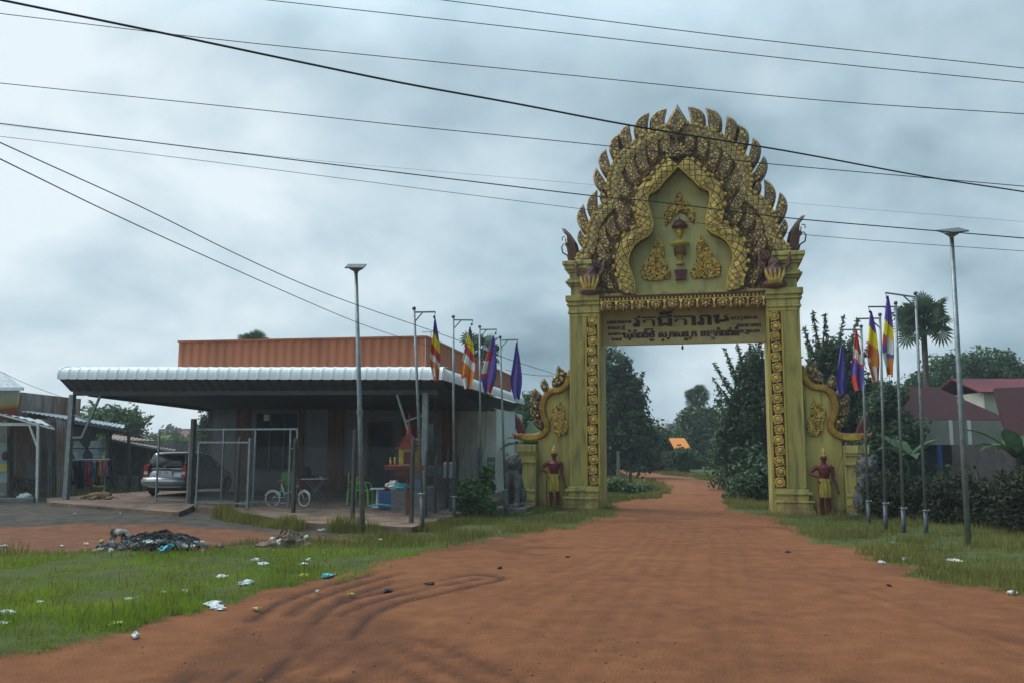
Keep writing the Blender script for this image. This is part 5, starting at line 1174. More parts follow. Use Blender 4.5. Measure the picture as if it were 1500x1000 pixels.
bpy.data.objects['tank_stand'].parent = bpy.data.objects['water_tank']

# ================================================================ STREET LAMPS, FLAG POLES, FLAGS
def lamp(bpx, tpx, hw, lab, tilt):
    b0 = G(*bpx, 0); t0 = Y(*tpx, b0.y); r_ = empty('street_lamp', (b0.x, b0.y, 0), 0, lab, 'street lamp', 'solar street lamps')
    L_ = Vector((t0.x-b0.x, 0, t0.z)); m2 = MB(); m2.tube([(0, 0, -.2), L_*.45, L_], [.062, .055, .042], 12); m2.build('pole', M['steel'], r_, True)
    m2 = MB(); m2.tube([L_*.452, L_*.47], .07, 10); m2.build('collar', M['steel'], r_)
    m2 = MB(); c = L_+Vector((0, -.05, .12)); e = Vector((1, 0, tilt)).normalized(); f_ = Vector((0, -.92, -.38))
    for s1, s2 in ((0, .03),):
        vs = [c+e*(x*hw)+f_*y+Vector((0, 0, z)) for z in (0, .03) for x, y in ((-1, -.22), (1, -.22), (1, .22), (-1, .22))]; m2.add(vs, [(0, 1, 2, 3), (7, 6, 5, 4), (0, 4, 5, 1), (1, 5, 6, 2), (2, 6, 7, 3), (3, 7, 4, 0)])
    hd = m2.build('solar_panel', M['steel_dark'], r_)
    m2 = MB(); m2.lathe([(.045, 0), (.06, .05), (.15, .1), (.17, .115)], (L_.x, 0, L_.z-.03), 4); m2.build('lamp_housing', M['steel'], r_)
lamp((532, 785), (521.5, 399), .22, 'tall solar street lamp on the grass in front of the house', .0)
lamp((1419, 800), (1394, 348), .25, 'tall solar street lamp beside the hedge, nearest the right edge', .12)
def flagpole(bpx, tpx, arm, kpy, lab):
    b0 = G(*bpx, 0); D = b0.y; t0 = Y(*tpx, D); r_ = empty('flagpole', (b0.x, b0.y, 0), 0, lab, 'flagpole', 'steel flagpoles with hooked arms'); L_ = Vector((t0.x-b0.x, 0, t0.z)); zk = 2-(kpy-655)*D/1250; k = zk/L_.z
    m2 = MB(); m2.tube([(0, 0, -.2), L_*k], .05, 10); m2.build('sleeve', M['steel_dark'], r_, True)
    m2 = MB(); m2.tube([L_*k, L_], [.036, .03], 10); m2.build('pole', M['steel'], r_, True)
    m2 = MB(); m2.ball(L_*k, (.06, .055, .03), 8, 6); m2.ball(L_*k+Vector((-.055, -.05, 0)), .028, 8, 6); m2.ball(L_*k+Vector((.06, -.05, .01)), .028, 8, 6); m2.build('clamp_bolt', M['steel'], r_, True)
    m2 = MB(); m2.ball(L_, .05, 8, 6); m2.build('cap', M['steel_dark'], r_, True)
    a = Y(*arm, D)-b0; a.y = 0; m2 = MB(); a0 = L_-Vector((0, 0, .09)); m2.bar(a0, (a.x, 0, a.z), .035); s_ = 1 if a.x > L_.x else -1
    m2.bar(a0-Vector((0, 0, .26)), a0.lerp(Vector((a.x, 0, a.z)), .42), .028); m2.build('arm', M['steel'], r_)
    m2 = MB(); m2.tube([(a.x, 0, a.z), (a.x-.03*s_, 0, a.z-.13)], .008, 5); m2.ball((a.x-.03*s_, 0, a.z-.12), (.03, .03, .04), 6, 5); m2.build('pulley', M['maroon'], r_)
    return r_, D, b0
def flag(D, top, bot, wpx, colour, lab, skew=0., grp='flags hanging from the poles'):
    a, c = Y(*top, D), Y(*bot, D); W_ = wpx*D/1250; nu, nv = 22, 60; vs = []; fs = []; fm = []
    for j in range(nv+1):
        v_ = j/nv; w = W_*(.05+.95*min(1, v_/.62)**.85)*(1 if v_ < .72 else 1-.55*((v_-.72)/.28)**1.3); ce = a.lerp(c, v_)
        for i in range(nu+1):
            u = i/nu-.5; dz = (-.12*skew*u+.03*math.sin(u*9+2))*v_
            vs.append((ce.x+u*w+.02*math.sin(v_*7)*v_, D+.09*math.sin(u*10+v_*3.5+top[0])*v_+.02*math.sin(u*23+v_*6), ce.z+dz))
    for j in range(nv):
        for i in range(nu):
            fs.append((j*(nu+1)+i, j*(nu+1)+i+1, (j+1)*(nu+1)+i+1, (j+1)*(nu+1)+i)); fm.append(colour((i+.5)/nu-.5, (j+.5)/nv))
    m2 = MB(); m2.add(vs, fs); m2.mi = fm; o = m2.build('flag', [M[k] for k in ('fl_blue', 'fl_yel', 'fl_red', 'fl_wht', 'fl_org')], None, True); tag(o, lab, 'flag', grp)
    r_ = MB(); r_.tube([c+Vector((0, 0, .05)), c+Vector((-.06, 0, -1.6)), c+Vector((-.25, 0, -c.z+1.3))], .006, 4); r_.build('halyard', M['cable'], o)
    return o
def bands(sl, th):
    return lambda u, v_: next((k for t_, k in th if v_-sl*u < t_), th[-1][1])
_, D1, _b = flagpole((620, 781), (606.5, 452), (638, 457), 722, 'steel flagpole with hooked arm, nearest to the left street lamp')
_, D2, _b = flagpole((665, 763), (664, 464), (692.7, 469), 726, 'steel flagpole with hooked arm, second from the left street lamp')
_, D3, _b = flagpole((704.5, 755), (702.6, 478.5), (727.5, 482.5), 718, 'steel flagpole with hooked arm before the leafy bush')
_, D4, _b = flagpole((741, 755), (732.5, 494), (758.8, 497.5), 716, 'steel flagpole with hooked arm beside the left stone lion')
def c1(u, v_):
    if v_ > .80 and u < -.15: return 3 if v_ < .93 else 2
    return bands(.18, [(.31, 0), (.50, 1), (.64, 2), (.74, 3), (2, 4)])(u, v_)
def c2(u, v_):
    if v_ > .78 and u < -.1+.3*(v_-.78): return 3 if v_ > .84 else 2
    return bands(.20, [(.17, 0), (.36, 1), (.50, 2), (.64, 3), (2, 4)])(u, v_)
def c3(u, v_):
    if v_-.3*u > .86: return 2 if u > 0 else 0
    if u > .02+.25*(.4-v_) and v_ < .88: return 0
    if v_ < .25: return 0
    return 3 if .45 < v_ < .66 and u < -.12 else (0 if v_ > .74 and u < -.15 else 2)
flag(D1, (637, 463), (639, 557), 15, c1, 'blue, yellow, red, white and orange striped flag hanging narrow at the front pole')
flag(D2, (688.6, 478), (684.6, 568), 21, c2, 'five-coloured striped flag with broad orange foot, beside the national flag')
flag(D3, (723, 491), (714, 574), 22, c3, 'red and blue flag with white centre hanging before the house side')
flag(D4, (756.6, 501), (757, 584), 17, lambda u, v_: 0, 'plain violet-blue flag hanging next to the left gate wing')
_, E1, _b = flagpole((1357, 783), (1341, 430), (1297, 429), 743, 'steel flagpole with long arm, nearest to the right street lamp')
_, E2, _b = flagpole((1324, 782), (1312, 444), (1272, 449.5), 740, 'steel flagpole with hooked arm, second from the right street lamp')
_, E3, _b = flagpole((1297.5, 778), (1289, 461), (1254, 467), 733, 'steel flagpole with hooked arm before the right stone lion')
_, E4, _b = flagpole((1273, 770), (1261.5, 478), (1231, 483), 730, 'steel flagpole with hooked arm nearest to the right gate wing')
def d1(u, v_):
    if v_-.12*u < .36: return 0
    if v_-.12*u < .53: return 1
    if u < -.05: return 2 if v_ < .62 else (0 if v_ < .72 else (3 if v_ < .9 else 4))
    return 3 if v_ < .74 else (0 if v_ < .78 else 4)
def d2(u, v_):
    s_ = v_-.14*u
    if s_ < .27: return 0
    if s_ < .50: return 1
    if u < -.1: return 2 if v_ < .66 else (3 if v_ < .74 else 4)
    return 4 if v_ < .8 else (3 if u < .15 else 2)
def d3(u, v_):
    s_ = v_-.15*u
    return 2 if s_ < .36 else 3 if s_ < .52 else 2 if s_ < .56 else 0 if s_ < .80 else (2 if u < .1 else 0)
flag(E1, (1300.5, 433), (1303, 550), 20, d1, 'blue and yellow topped striped flag on the longest arm beside the palm')
flag(E2, (1276, 456), (1282, 558), 21, d2, 'striped flag with large yellow band, second from the right end')
flag(E3, (1254, 482), (1257, 570), 17, d3, 'red, white and blue flag hanging over the right naga')
flag(E4, (1233, 505), (1233, 578), 17, lambda u, v_: 0, 'plain violet-blue flag hanging nearest the right gate pier')

# ================================================================ LIONS
def lion():
    r_ = empty('stone_lion', (0, 0, 0)); m2 = MB()
    m2.tube([(0, .42, .30), (0, .30, .62), (0, .05, .95), (0, -.10, 1.16)], [.26, .27, .24, .19], 14)
    m2.ball((0, -.16, 1.40), (.21, .22, .22), 14, 10); m2.ball((0, -.30, 1.34), (.14, .14, .11), 12, 8); m2.ball((0, -.02, 1.25), (.29, .2, .27), 12, 8, jit=.08)
    for s_ in (-1, 1):
        m2.tube([(s_*.16, -.08, .98), (s_*.17, -.18, .6), (s_*.16, -.20, .30), (s_*.16, -.22, .08)], [.13, .10, .085, .09], 10); m2.ball((s_*.16, -.29, .06), (.10, .16, .07), 10, 6)
        for q in (-1, 0, 1): m2.ball((s_*.16+q*.055, -.42, .045), (.035, .05, .04), 6, 5)
        m2.ball((s_*.20, .32, .34), (.16, .26, .28), 12, 8); m2.ball((s_*.24, .10, .07), (.09, .22, .07), 10, 6)
        m2.ball((s_*.17, -.12, 1.60), (.06, .05, .07), 8, 6); m2.ball((s_*.08, -.35, 1.46), .04, 8, 6)
        for q in range(5): m2.ball((s_*(.22+.03*math.sin(q)), -.12+.05*q, 1.44-.12*q), .07, 8, 6)
    m2.tube([(0, -.36, 1.28), (0, -.39, 1.24)], [.07, .05], 8); m2.tube([(0, .6, .2), (0, .72, .5), (0, .62, .8), (0, .5, .95)], [.06, .05, .05, .07], 8)
    o = m2.build('body', M['stone'], r_); bake(o, .02, 2)
    m2 = MB(); m2.box(-.62, .62, -.62, .85, -.22, -.14); m2.box(-.5, .5, -.55, .8, -.14, 0); m2.build('plinth', M['block'], r_, bevel=.02); return r_
l0 = lion(); p_ = P_(752, 741, 26.2); l0.location = (p_.x, p_.y+.2, .22); l0.rotation_euler = (0, 0, GATE_RZ); l0.scale = (.98,)*3
tag(l0, 'grey stone lion sitting upright at the foot of the left gate pedestal', 'statue', 'stone lions at the gate')
l1 = copy_tree(l0); p_ = P_(1276, 757, 25.4); l1.location = (p_.x, p_.y+.2, .12); l1.scale = (1.03,)*3; tag(l1, 'grey stone lion behind the right group of flagpoles', 'statue')

# ================================================================ DOGS
def dog(name, stand, m1):
    m2 = MB()
    if stand:
        m2.tube([(-.24, 0, .30), (-.1, 0, .31), (.08, 0, .29), (.2, 0, .31)], [.085, .08, .10, .075], 12); m2.tube([(.18, 0, .32), (.28, 0, .28), (.33, 0, .22)], [.065, .055, .05], 10); m2.ball((.36, 0, .19), (.07, .05, .055), 10, 8); m2.tube([(.38, 0, .18), (.44, 0, .12)], [.04, .025], 8)
        for s_ in (-1, 1):
            m2.tube([(.15, s_*.05, .28), (.15, s_*.055, .14), (.16, s_*.055, .015)], [.045, .028, .022], 8); m2.ball((.18, s_*.055, .015), (.03, .02, .015), 6, 4)
            m2.tube([(-.22, s_*.05, .28), (-.18, s_*.055, .18), (-.26, s_*.055, .12), (-.24, s_*.055, .01)], [.06, .045, .026, .022], 8); m2.ball((-.22, s_*.055, .015), (.03, .02, .015), 6, 4)
            m2.tube([(.33, s_*.04, .23), (.31, s_*.07, .25)], [.03, .01], 6)
        m2.tube([(-.28, 0, .33), (-.36, 0, .42), (-.36, 0, .5)], [.025, .018, .01], 6)
    else:
        m2.tube([(-.42, 0, .10), (-.2, 0, .12), (.05, 0, .12), (.26, 0, .11)], [.09, .10, .12, .09], 12); m2.ball((-.52, -.05, .08), (.09, .07, .065), 10, 8); m2.tube([(-.58, -.05, .07), (-.67, -.06, .05)], [.045, .03], 8)
        for x, l_ in ((-.25, -.35), (-.18, -.30), (.22, -.38), (.30, -.33)): m2.tube([(x, -.05, .07), (x+.05, l_*.6, .05), (x-.04, l_, .03)], [.05, .03, .022], 8)
        m2.tube([(.34, 0, .08), (.5, -.05, .04), (.58, -.12, .03)], [.03, .02, .012], 6); m2.tube([(-.5, .0, .13), (-.46, .03, .17)], [.03, .01], 6)
    o = m2.build(name, m1); bake(o, .011, 2); return o
d_ = dog('dog', False, mat('tan_fur', (.23, .15, .09), .95, var=.3, scale=6)); p_ = G(150, 731, .33); d_.location = (p_.x, p_.y, .335); tag(d_, 'tan dog lying asleep on its side on the concrete by the clothes rail', 'dog')
mf = mat('black_white_fur', (.02, .018, .016), .95, var=.1, scale=4.2, col2=(.34, .32, .28), detail=1); d_ = dog('dog', True, mf); p_ = G(174, 799, 0); d_.location = (p_.x, p_.y, ground_z(p_.x, p_.y)+.03); d_.rotation_euler = (0, 0, R(-25)); d_.scale = (.8,)*3; tag(d_, 'small black and white dog sniffing at the left end of the rubbish heap', 'dog')

# ================================================================ RUBBISH
def crumple(r_, m_, flat=.5, name='plastic_scrap'):
    m2 = MB(); a, c = r_*random.uniform(.6, 1.3), r_*random.uniform(.4, .9); m2.ball((0, 0, 0), (a, c, r_*flat), 8, 5, jit=.45)
    for k in range(random.choice((1, 2))):      # torn flaps
        t_ = random.random()*6.28; m2.ball((a*.8*math.cos(t_), c*.8*math.sin(t_), r_*flat*.3), (r_*.45, r_*.3, r_*flat*.7), 6, 4, jit=.5)
    o = m2.build(name, m_, None); o.rotation_euler = (random.uniform(-.3, .3), random.uniform(-.3, .3), random.random()*6); return o
hp = MB()
for i in range(60):
    a = random.gauss(0, 1); px_ = 235+a*30; py_ = 803+random.uniform(-6, 5); 
    if not 150 < px_ < 318: continue
    c = G(px_, py_, 0); h = .20*math.exp(-((px_-235)/45)**2); hp.ball((c.x, c.y, .02+h*.4), (random.uniform(.12, .3), random.uniform(.1, .25), .06+h*.6), 9, 6, jit=.3)
tag(hp.build('rubbish_heap', M['ash']), 'burnt black heap of household rubbish on the grass edge', 'rubbish', None, 'stuff')
names = {'plastic': 'white', 'cyan': 'turquoise', 'pink': 'pinkish', 'yellowp': 'yellowish', 'block': 'grey'}
for i in range(96):
    px_ = random.choice((random.gauss(215, 42), random.gauss(250, 38))); px_ = min(322, max(148, px_)); py_ = 803+random.uniform(-8, 9)
    c = G(px_, py_, 0); h = .15*math.exp(-((px_-235)/45)**2); k = random.choice(['plastic']*8+['block']*9+['yellowp', 'cyan', 'pink']); o = crumple(random.uniform(.035, .085), M[k], .6); o.location = (c.x, c.y, .04+h+.02); o.rotation_euler = (random.uniform(-.3, .3), 0, random.random()*3)
    tag(o, f'{names[k]} plastic scrap lying in the black rubbish heap', 'litter', f'{names[k]} scraps in the rubbish heap')
c = G(243, 812, 0); o = crumple(.16, M['cyan'], .5, 'plastic_bag'); o.location = (c.x, c.y, .1); tag(o, 'turquoise bag, the largest at the front of the black rubbish heap', 'bag')
c = G(320, 803, 0); o = crumple(.09, M['fl_org'], .4, 'plastic_bag'); o.location = (c.x, c.y, .06); tag(o, 'bright orange scrap at the right end of the rubbish heap', 'bag')
h2 = MB()
for i in range(26): px_ = random.gauss(425, 17); c = G(px_, 800+random.uniform(-5, 3), 0); h2.ball((c.x, c.y, .05), (random.uniform(.1, .25), random.uniform(.1, .2), .06+.16*math.exp(-((px_-418)/16)**2)), 8, 6, jit=.35)
tag(h2.build('soil_heap', mat('dry_heap', (.22, .15, .10), .95, var=.5, scale=7, bump=.6)), 'small heap of dry earth and twigs right of the rubbish heap', 'heap')
for px_, py_ in ((398, 800), (404, 797), (409, 803), (448, 797)): c = G(px_, py_, 0); o = crumple(.10, M['plastic'], .6); o.location = (c.x, c.y, .12); tag(o, 'white scrap stuck in the small heap of dry earth', 'litter', 'white scraps in the dry earth heap')
LT = [(360, 857, .17, 'plastic', 'largest white plastic bag lying on the bright grass'), (314, 888, .12, 'plastic', 'crumpled white bag pair at the edge of grass and dirt'), (320, 893, .09, 'plastic', None), (198, 934, .085, 'plastic', 'flattened pale bottle wrapper on the dirt edge below the grass'), (169, 917, .09, 'yellowp', 'yellowish crumpled paper in the grass near the dirt edge'), (376, 894, .07, 'yellowp', 'pale leaf-like scrap on the bare dirt beside the grass'), (200, 878, .07, 'cyan', 'small turquoise wrapper in the bright grass'), (189, 880, .06, 'plastic', None), (272, 868, .09, 'plastic', None), (238, 870, .06, 'plastic', None), (325, 847, .11, 'plastic', None), (374, 822, .11, 'plastic', 'long pale scrap under the small dry heap'), (386, 828, .1, 'plastic', None), (390, 838, .09, 'block', None), (445, 828, .08, 'plastic', None), (453, 822, .09, 'plastic', None), (475, 812, .06, 'plastic', None), (478, 846, .12, 'cyan', 'pale blue flat sachet at the tip of the grass'), (487, 844, .08, 'block', None), (444, 846, .12, 'yellowp', 'tan cardboard scrap on the grass tip'), (10, 901, .11, 'plastic', 'white bag at the left border of the picture in the grass'), (3, 917, .09, 'plastic', None), (57, 885, .07, 'plastic', None), (126, 798, .08, 'plastic', None), (140, 808, .07, 'plastic', None), (90, 801, .06, 'plastic', None), (5, 801, .08, 'plastic', None), (235, 757, .16, 'plastic', 'white scrap alone on the dark gravel strip'), (176, 762, .05, 'plastic', None), (109, 762, .05, 'plastic', None), (545, 785, .07, 'plastic', None), (557, 792, .08, 'plastic', None), (730, 780, .10, 'plastic', 'white scrap at the foot of the verge below the lion'), (471, 778, .09, 'plastic', None), (465, 868, .05, 'plastic', None), (515, 873, .06, 'yellowp', None),
      (1243, 776, .10, 'plastic', None), (1307, 797, .09, 'cyan', 'small pale turquoise scrap on the right verge'), (1398, 824, .15, 'plastic', 'white scrap standing out on the right verge under the lamp'), (1325, 820, .11, 'plastic', None), (1294, 817, .07, 'plastic', None), (1291, 826, .1, 'plastic', None), (1352, 827, .08, 'plastic', None), (1483, 871, .1, 'plastic', 'white scrap at the right border of the dirt road'), (961, 718, .12, 'plastic', None), (967, 721, .08, 'plastic', None)]
for px_, py_, r_, k, lb in LT:
    c = G(px_, py_, 0); o = crumple(r_, M[k], .32); o.location = (c.x, c.y, ground_z(c.x, c.y)+.03); o.scale = (.9,)*3; o.rotation_euler = (0, 0, random.random()*3)
    wh_ = 'on the right verge' if px_ > 1130 else 'by the road bend beyond the gate' if px_ > 900 else 'on the dark gravel strip' if py_ < 772 else 'around the foot of the left street lamp' if py_ < 800 and px_ > 440 else 'on the bare earth left of the rubbish heap' if py_ < 812 and px_ < 150 else 'on the grass below the small dry heap' if px_ > 360 else 'on the bright grass in the left foreground'
    tag(o, lb or f'small {names[k]} scrap of litter lying {wh_}', 'litter', f'{names[k]} litter {wh_}')
for px_, py_, r_, lb in ((567, 866, .12, 'dark flat clod on the dirt left of the wheel track'), (732, 832, .10, 'dark stone in the middle of the dirt road'), (1154, 809, .10, 'dark clod on the right half of the dirt road'), (831, 816, .07, 'small dark clod on the road toward the gate'), (1303, 858, .08, 'dark clod at the right side of the dirt road'), (628, 855, .09, 'dark clod on the dirt before the curved track')):
    c = G(px_, py_, 0); o = crumple(r_*.7, M['ash'], .3, 'stone'); o.location = (c.x, c.y, .01); tag(o, lb, 'stone')

# ================================================================ CABLES
CB = [('thick black cable crossing from the upper left down across the gate crown', .010, (6.5, 12), [(20, 4), (230, 47), (420, 87), (590, 122), (750, 151), (935, 186), (1150, 221), (1350, 258), (1500, 281)]),
      ('thin cable from the left border passing just above the gate crown', .007, (14, 14), [(0, 20), (300, 56), (590, 86), (850, 112), (1200, 147), (1500, 167)]),
      ('thin cable entering at the top left third, second from the top right', .007, (14, 14), [(380, -1), (750, 40), (1170, 88), (1500, 121)]),
      ('topmost thin cable, entering near the middle of the upper border', .007, (14, 14), [(630, -2), (1080, 55), (1500, 100)]),
      ('thin cable meeting the left edge of the gate crown behind the flames', .008, (16, 16), [(0, 122), (350, 158), (590, 184), (880, 213), (1125, 240), (1500, 273)]),
      ('thin cable running across the gate panel above the parasol', .010, (15, 15), [(0, 181), (420, 233), (850, 285), (945, 294), (1060, 308), (1180, 322), (1500, 349)]),
      ('very faint cable passing behind the gate crown', .006, (40, 40), [(0, 183), (430, 232), (870, 271), (1165, 298), (1500, 325)]),
      ('lowest faint straight cable running across to the right border', .0055, (17, 17), [(0, 200), (300, 236), (850, 306), (1190, 345), (1500, 368)]),
      ('upper of the two service cables dropping from the left to the house', .007, (9, 26), [(0, 209), (200, 300), (350, 374), (480, 431), (640, 487), (740, 524), (830, 553)]),
      ('lower of the two service cables dropping from the left to the house', .007, (9, 26), [(0, 233), (160, 311), (340, 393), (500, 463), (580, 492), (640, 510)]),
      ('short cable behind the violet flag beside the left gate wing', .012, (38, 38), [(740, 541), (780, 549), (830, 550)]),
      ('thin cable sloping down above the left awning', .008, (30, 30), [(-10, 539), (40, 562), (110, 588)])]
for lb, r_, (ya, yb), pts in CB:
    x0, x1 = pts[0][0], pts[-1][0]
    if x1 > 1400: pts = [(2*pts[0][0]-pts[1][0], 2*pts[0][1]-pts[1][1])]+pts+[(2*pts[-1][0]-pts[-2][0], 2*pts[-1][1]-pts[-2][1])]
    elif x0 <= 0: pts = [(pts[0][0]*4-pts[1][0]*3, pts[0][1]*4-pts[1][1]*3)]+pts
    sp2 = spline(pts, 4); m2 = MB()
    m2.tube([Y(q.x, q.y, max(3, 1/((1/ya)+(1/yb-1/ya)*(q.x-x0)/(x1-x0)))) for q in sp2], r_, 6)
    tag(m2.build('power_cable', M['cable'], None, True), lb, 'cable', 'overhead cables')

# ================================================================ PLANTS
def leaf_mesh(name, centres, size, n_per, mat_, parent, spread, seed, flat=1.0, aspect=.55):
    """leaves scattered in clumps; centres (k,4): x,y,z,clump radius"""
    r = np.random.RandomState(seed); C = np.asarray(centres, float); k = len(C); n = k*n_per
    c = np.repeat(C, n_per, 0); d = r.normal(0, 1, (n, 3)); d /= np.linalg.norm(d, axis=1)[:, None]+1e-9
    p = c[:, :3]+d*(r.rand(n)**.45)[:, None]*c[:, 3:4]*np.array([1, 1, flat])
    nrm = d*.7+r.normal(0, .6, (n, 3))+np.array([0, 0, .35]); nrm /= np.linalg.norm(nrm, axis=1)[:, None]
    t_ = np.cross(nrm, r.normal(0, 1, (n, 3))); t_ /= np.linalg.norm(t_, axis=1)[:, None]+1e-9; b2 = np.cross(nrm, t_)
    s_ = size*(.6+.8*r.rand(n))[:, None]
    P = np.stack([p-t_*s_, p+b2*s_*aspect, p+t_*s_, p-b2*s_*aspect], 1)
    tone = np.repeat(np.clip(np.repeat(r.rand(k), n_per)*.6+r.rand(n)*.4, 0, 1), 4)
    f = np.arange(n*4).reshape(n, 4)
    return np_mesh(name, P.reshape(-1, 3), f, mat_, parent, attrs=dict(tone=tone))
def blob(px_, py_, D, rx, ry, rd=None):
    c = Y(px_, py_, D); k = D/1250; return (c.x, c.y, c.z, rx*k, (rd or rx*.9)*k, ry*k)
def tree(name, lab, cat, D, trunk_px, blobs, nclump, leaf, n_per, mt, seed, sprays=(), group=None, tr=.22, clump=.6, base=None):
    r = np.random.RandomState(seed); bx_, by_ = (Y(trunk_px, 660, D).x, D); z0 = ground_z(bx_, by_)
    root = empty(name, (0, 0, 0), 0, lab, cat, group); B = [blob(a, c, D, d, e) for a, c, d, e in blobs]
    w = np.array([q[3]*q[5] for q in B]); w = w/w.sum(); cen = []; spr = []
    for i in range(nclump):
        q = B[r.choice(len(B), p=w)]; d = r.normal(0, 1, 3); d /= np.linalg.norm(d); rad = .30+.78*r.rand()**.6
        cen.append([q[0]+d[0]*q[3]*rad, q[1]+d[1]*q[4]*rad, max(z0+.15, q[2]+d[2]*q[5]*rad), clump*(.55+.8*r.rand())])
    t_ = MB(); top = np.mean([q[2] for q in B]); main = max(B, key=lambda q: q[3]*q[5]); fork = Vector((bx_*.6+main[0]*.4, D, z0+(main[2]-z0)*.55))
    t_.tube([(bx_, by_, z0-.3), (bx_+.1, by_, z0+(fork.z-z0)*.5), fork], [tr*1.25, tr, tr*.8], 8)
    for i in range(min(14, nclump)):
        c = cen[i]; m_ = fork.lerp(Vector(c[:3]), .5)+Vector((0, 0, .25)); t_.tube([fork, m_, c[:3]], [tr*.5, tr*.28, .02], 6)
    for a, b2, n in sprays:                    # long shoots with leaves along them
        A = Y(*a, D+r.uniform(-1, 1)); Bq = Y(*b2, D+r.uniform(-1.5, 1.5)); md = A.lerp(Bq, .5)+Vector((r.uniform(-.2, .2), 0, -.25)); t_.tube([A, md, Bq], [.07, .045, .012], 5)
        n *= 2
        for j in range(n): u = .2+.8*j/max(1, n-1); q = A.lerp(Bq, u)-Vector((0, 0, .25*4*u*(1-u)*1.0)); spr.append([q.x, q.y, q.z, .17*(1.3-u*.8)*(D/42)*r.uniform(.6, 1.5)])
    t_.build('trunk', M['bark'], root, True)
    leaf_mesh('crown', cen, leaf, n_per, M[mt], root, 0, seed)
    if spr: leaf_mesh('shoot_leaves', spr, leaf*1.5, max(6, n_per//14), M[mt], root, 0, seed+500, aspect=.26)
    return root
def fan_palm(lab, px_, py_, D, rpx, seed, grp='fan palms'):
    r = random.Random(seed); c = Y(px_, py_, D); z0 = ground_z(c.x, c.y); root = empty('fan_palm', (c.x, D, z0), 0, lab, 'palm', grp); H = c.z-z0; Rr = rpx*D/1250
    t_ = MB(); t_.tube([(.15, 0, -.3), (0, 0, H*.5), (0, 0, H)], [.24, .18, .16], 9); t_.build('trunk', M['bark'], root, True)
    vs = []; fs = []; tn_ = []; st2 = MB()
    for i in range(84 if rpx > 40 else 40):
        a = r.random()*6.283; el_ = math.asin(r.uniform(-.75, 1)); L_ = Rr*r.uniform(.3, .72); d = Vector((math.cos(a)*math.cos(el_), math.sin(a)*math.cos(el_), math.sin(el_))); b0 = Vector((0, 0, H))+d*L_; st2.tube([(0, 0, H), b0], [.03, .02], 4)
        s_ = d.orthogonal().normalized(); s_ = (Matrix.Rotation(r.random()*6.28, 3, d) @ s_); tone = r.random(); fr = Rr*(r.uniform(.28, .44) if rpx > 40 else r.uniform(.36, .5))
        for q in range(13):
            an = (q/12-.5)*math.radians(250); dr = d*math.cos(an)+s_*math.sin(an); sd2 = (dr.cross(d.cross(s_))).normalized()*fr*.085; tip = b0+dr*fr*(1-.12*abs(q-6)/6)+Vector((0, 0, -.12*fr)); n0 = len(vs)
            vs += [b0, b0+dr*fr*.55+sd2, tip, b0+dr*fr*.55-sd2]; fs.append((n0, n0+1, n0+2, n0+3)); tn_ += [min(1, max(0, tone*.7+r.random()*.3))]*4
    st2.build('stalks', M['bark'], root); np_mesh('crown', [tuple(v_) for v_ in vs], fs, M['leafC'], root, attrs=dict(tone=tn_)); return root
def feather_palm(lab, px_, py_, D, rpx, seed):
    r = random.Random(seed); c = Y(px_, py_, D); z0 = 0; root = empty('coconut_palm', (c.x, D, z0), 0, lab, 'palm', 'distant coconut palms'); H = c.z; Rr = rpx*D/1250
    t_ = MB(); t_.tube([(0, 0, -.3), (.1, 0, H*.5), (0, 0, H)], [.2, .16, .13], 7); t_.build('trunk', M['bark'], root)
    vs = []; fs = []; tn_ = []
    for i in range(20):
        a = r.random()*6.283; lift = r.uniform(-.1, .8); prev = None
        for j in range(12):
            u = j/11; p_ = Vector((math.cos(a)*u*Rr, math.sin(a)*u*Rr, H+lift*Rr*u-1.0*Rr*u*u*.8)); sd2 = Vector((-math.sin(a), math.cos(a), 0))
            for s_ in (-1, 1): n0 = len(vs); L_ = Rr*.26*math.sin(min(1, .15+u)*2.6); vs += [p_, p_+sd2*s_*L_+Vector((math.cos(a)*L_*.5, math.sin(a)*L_*.5, -L_*.45)), p_+Vector((math.cos(a), math.sin(a), 0))*Rr*.07]; fs.append((n0, n0+1, n0+2)); tn_ += [r.random()]*3
    np_mesh('crown', [tuple(v_) for v_ in vs], fs, M['leafC'], root, attrs=dict(tone=tn_)); return root
def banana(lab, px_, py_, D, h, n, seed, mt='leafD', grp=None):
    r = random.Random(seed); c = Y(px_, py_, D); z0 = ground_z(c.x, c.y); root = empty('banana_plant', (c.x, D, z0), 0, lab, 'plant', grp)
    t_ = MB(); t_.tube([(0, 0, -.1), (0, 0, h*.55)], [.13, .08], 8); t_.build('stem', M['leafB'], root)
    for i in range(n):
        a = 6.283*i/n+r.uniform(-.3, .3); L_ = h*r.uniform(.5, .72); lift = r.uniform(.5, 1.0); w = L_*.15; vs = []; fs = []
        for j in range(9):
            u = j/8; p_ = Vector((math.cos(a)*u*L_*.8, math.sin(a)*u*L_*.8, h*.52+L_*(lift*u-.75*u*u*(1.2-lift*.6)))); wd = w*math.sin(max(.05, min(1, u*1.15+.08))*math.pi)**.6 if u < .98 else .01; s_ = Vector((-math.sin(a), math.cos(a), 0))
            vs += [p_-s_*wd+Vector((0, 0, wd*.25)), p_, p_+s_*wd+Vector((0, 0, wd*.25))]
        for j in range(8):
            for q in (0, 1): fs.append((j*3+q, j*3+q+1, j*3+q+4, j*3+q+3))
        np_mesh('leaf', [tuple(v_) for v_ in vs], fs, M[mt], root, attrs=dict(tone=[r.random()*.5+.25*(k % 3 == 1) for k in range(len(vs))]))
    return root
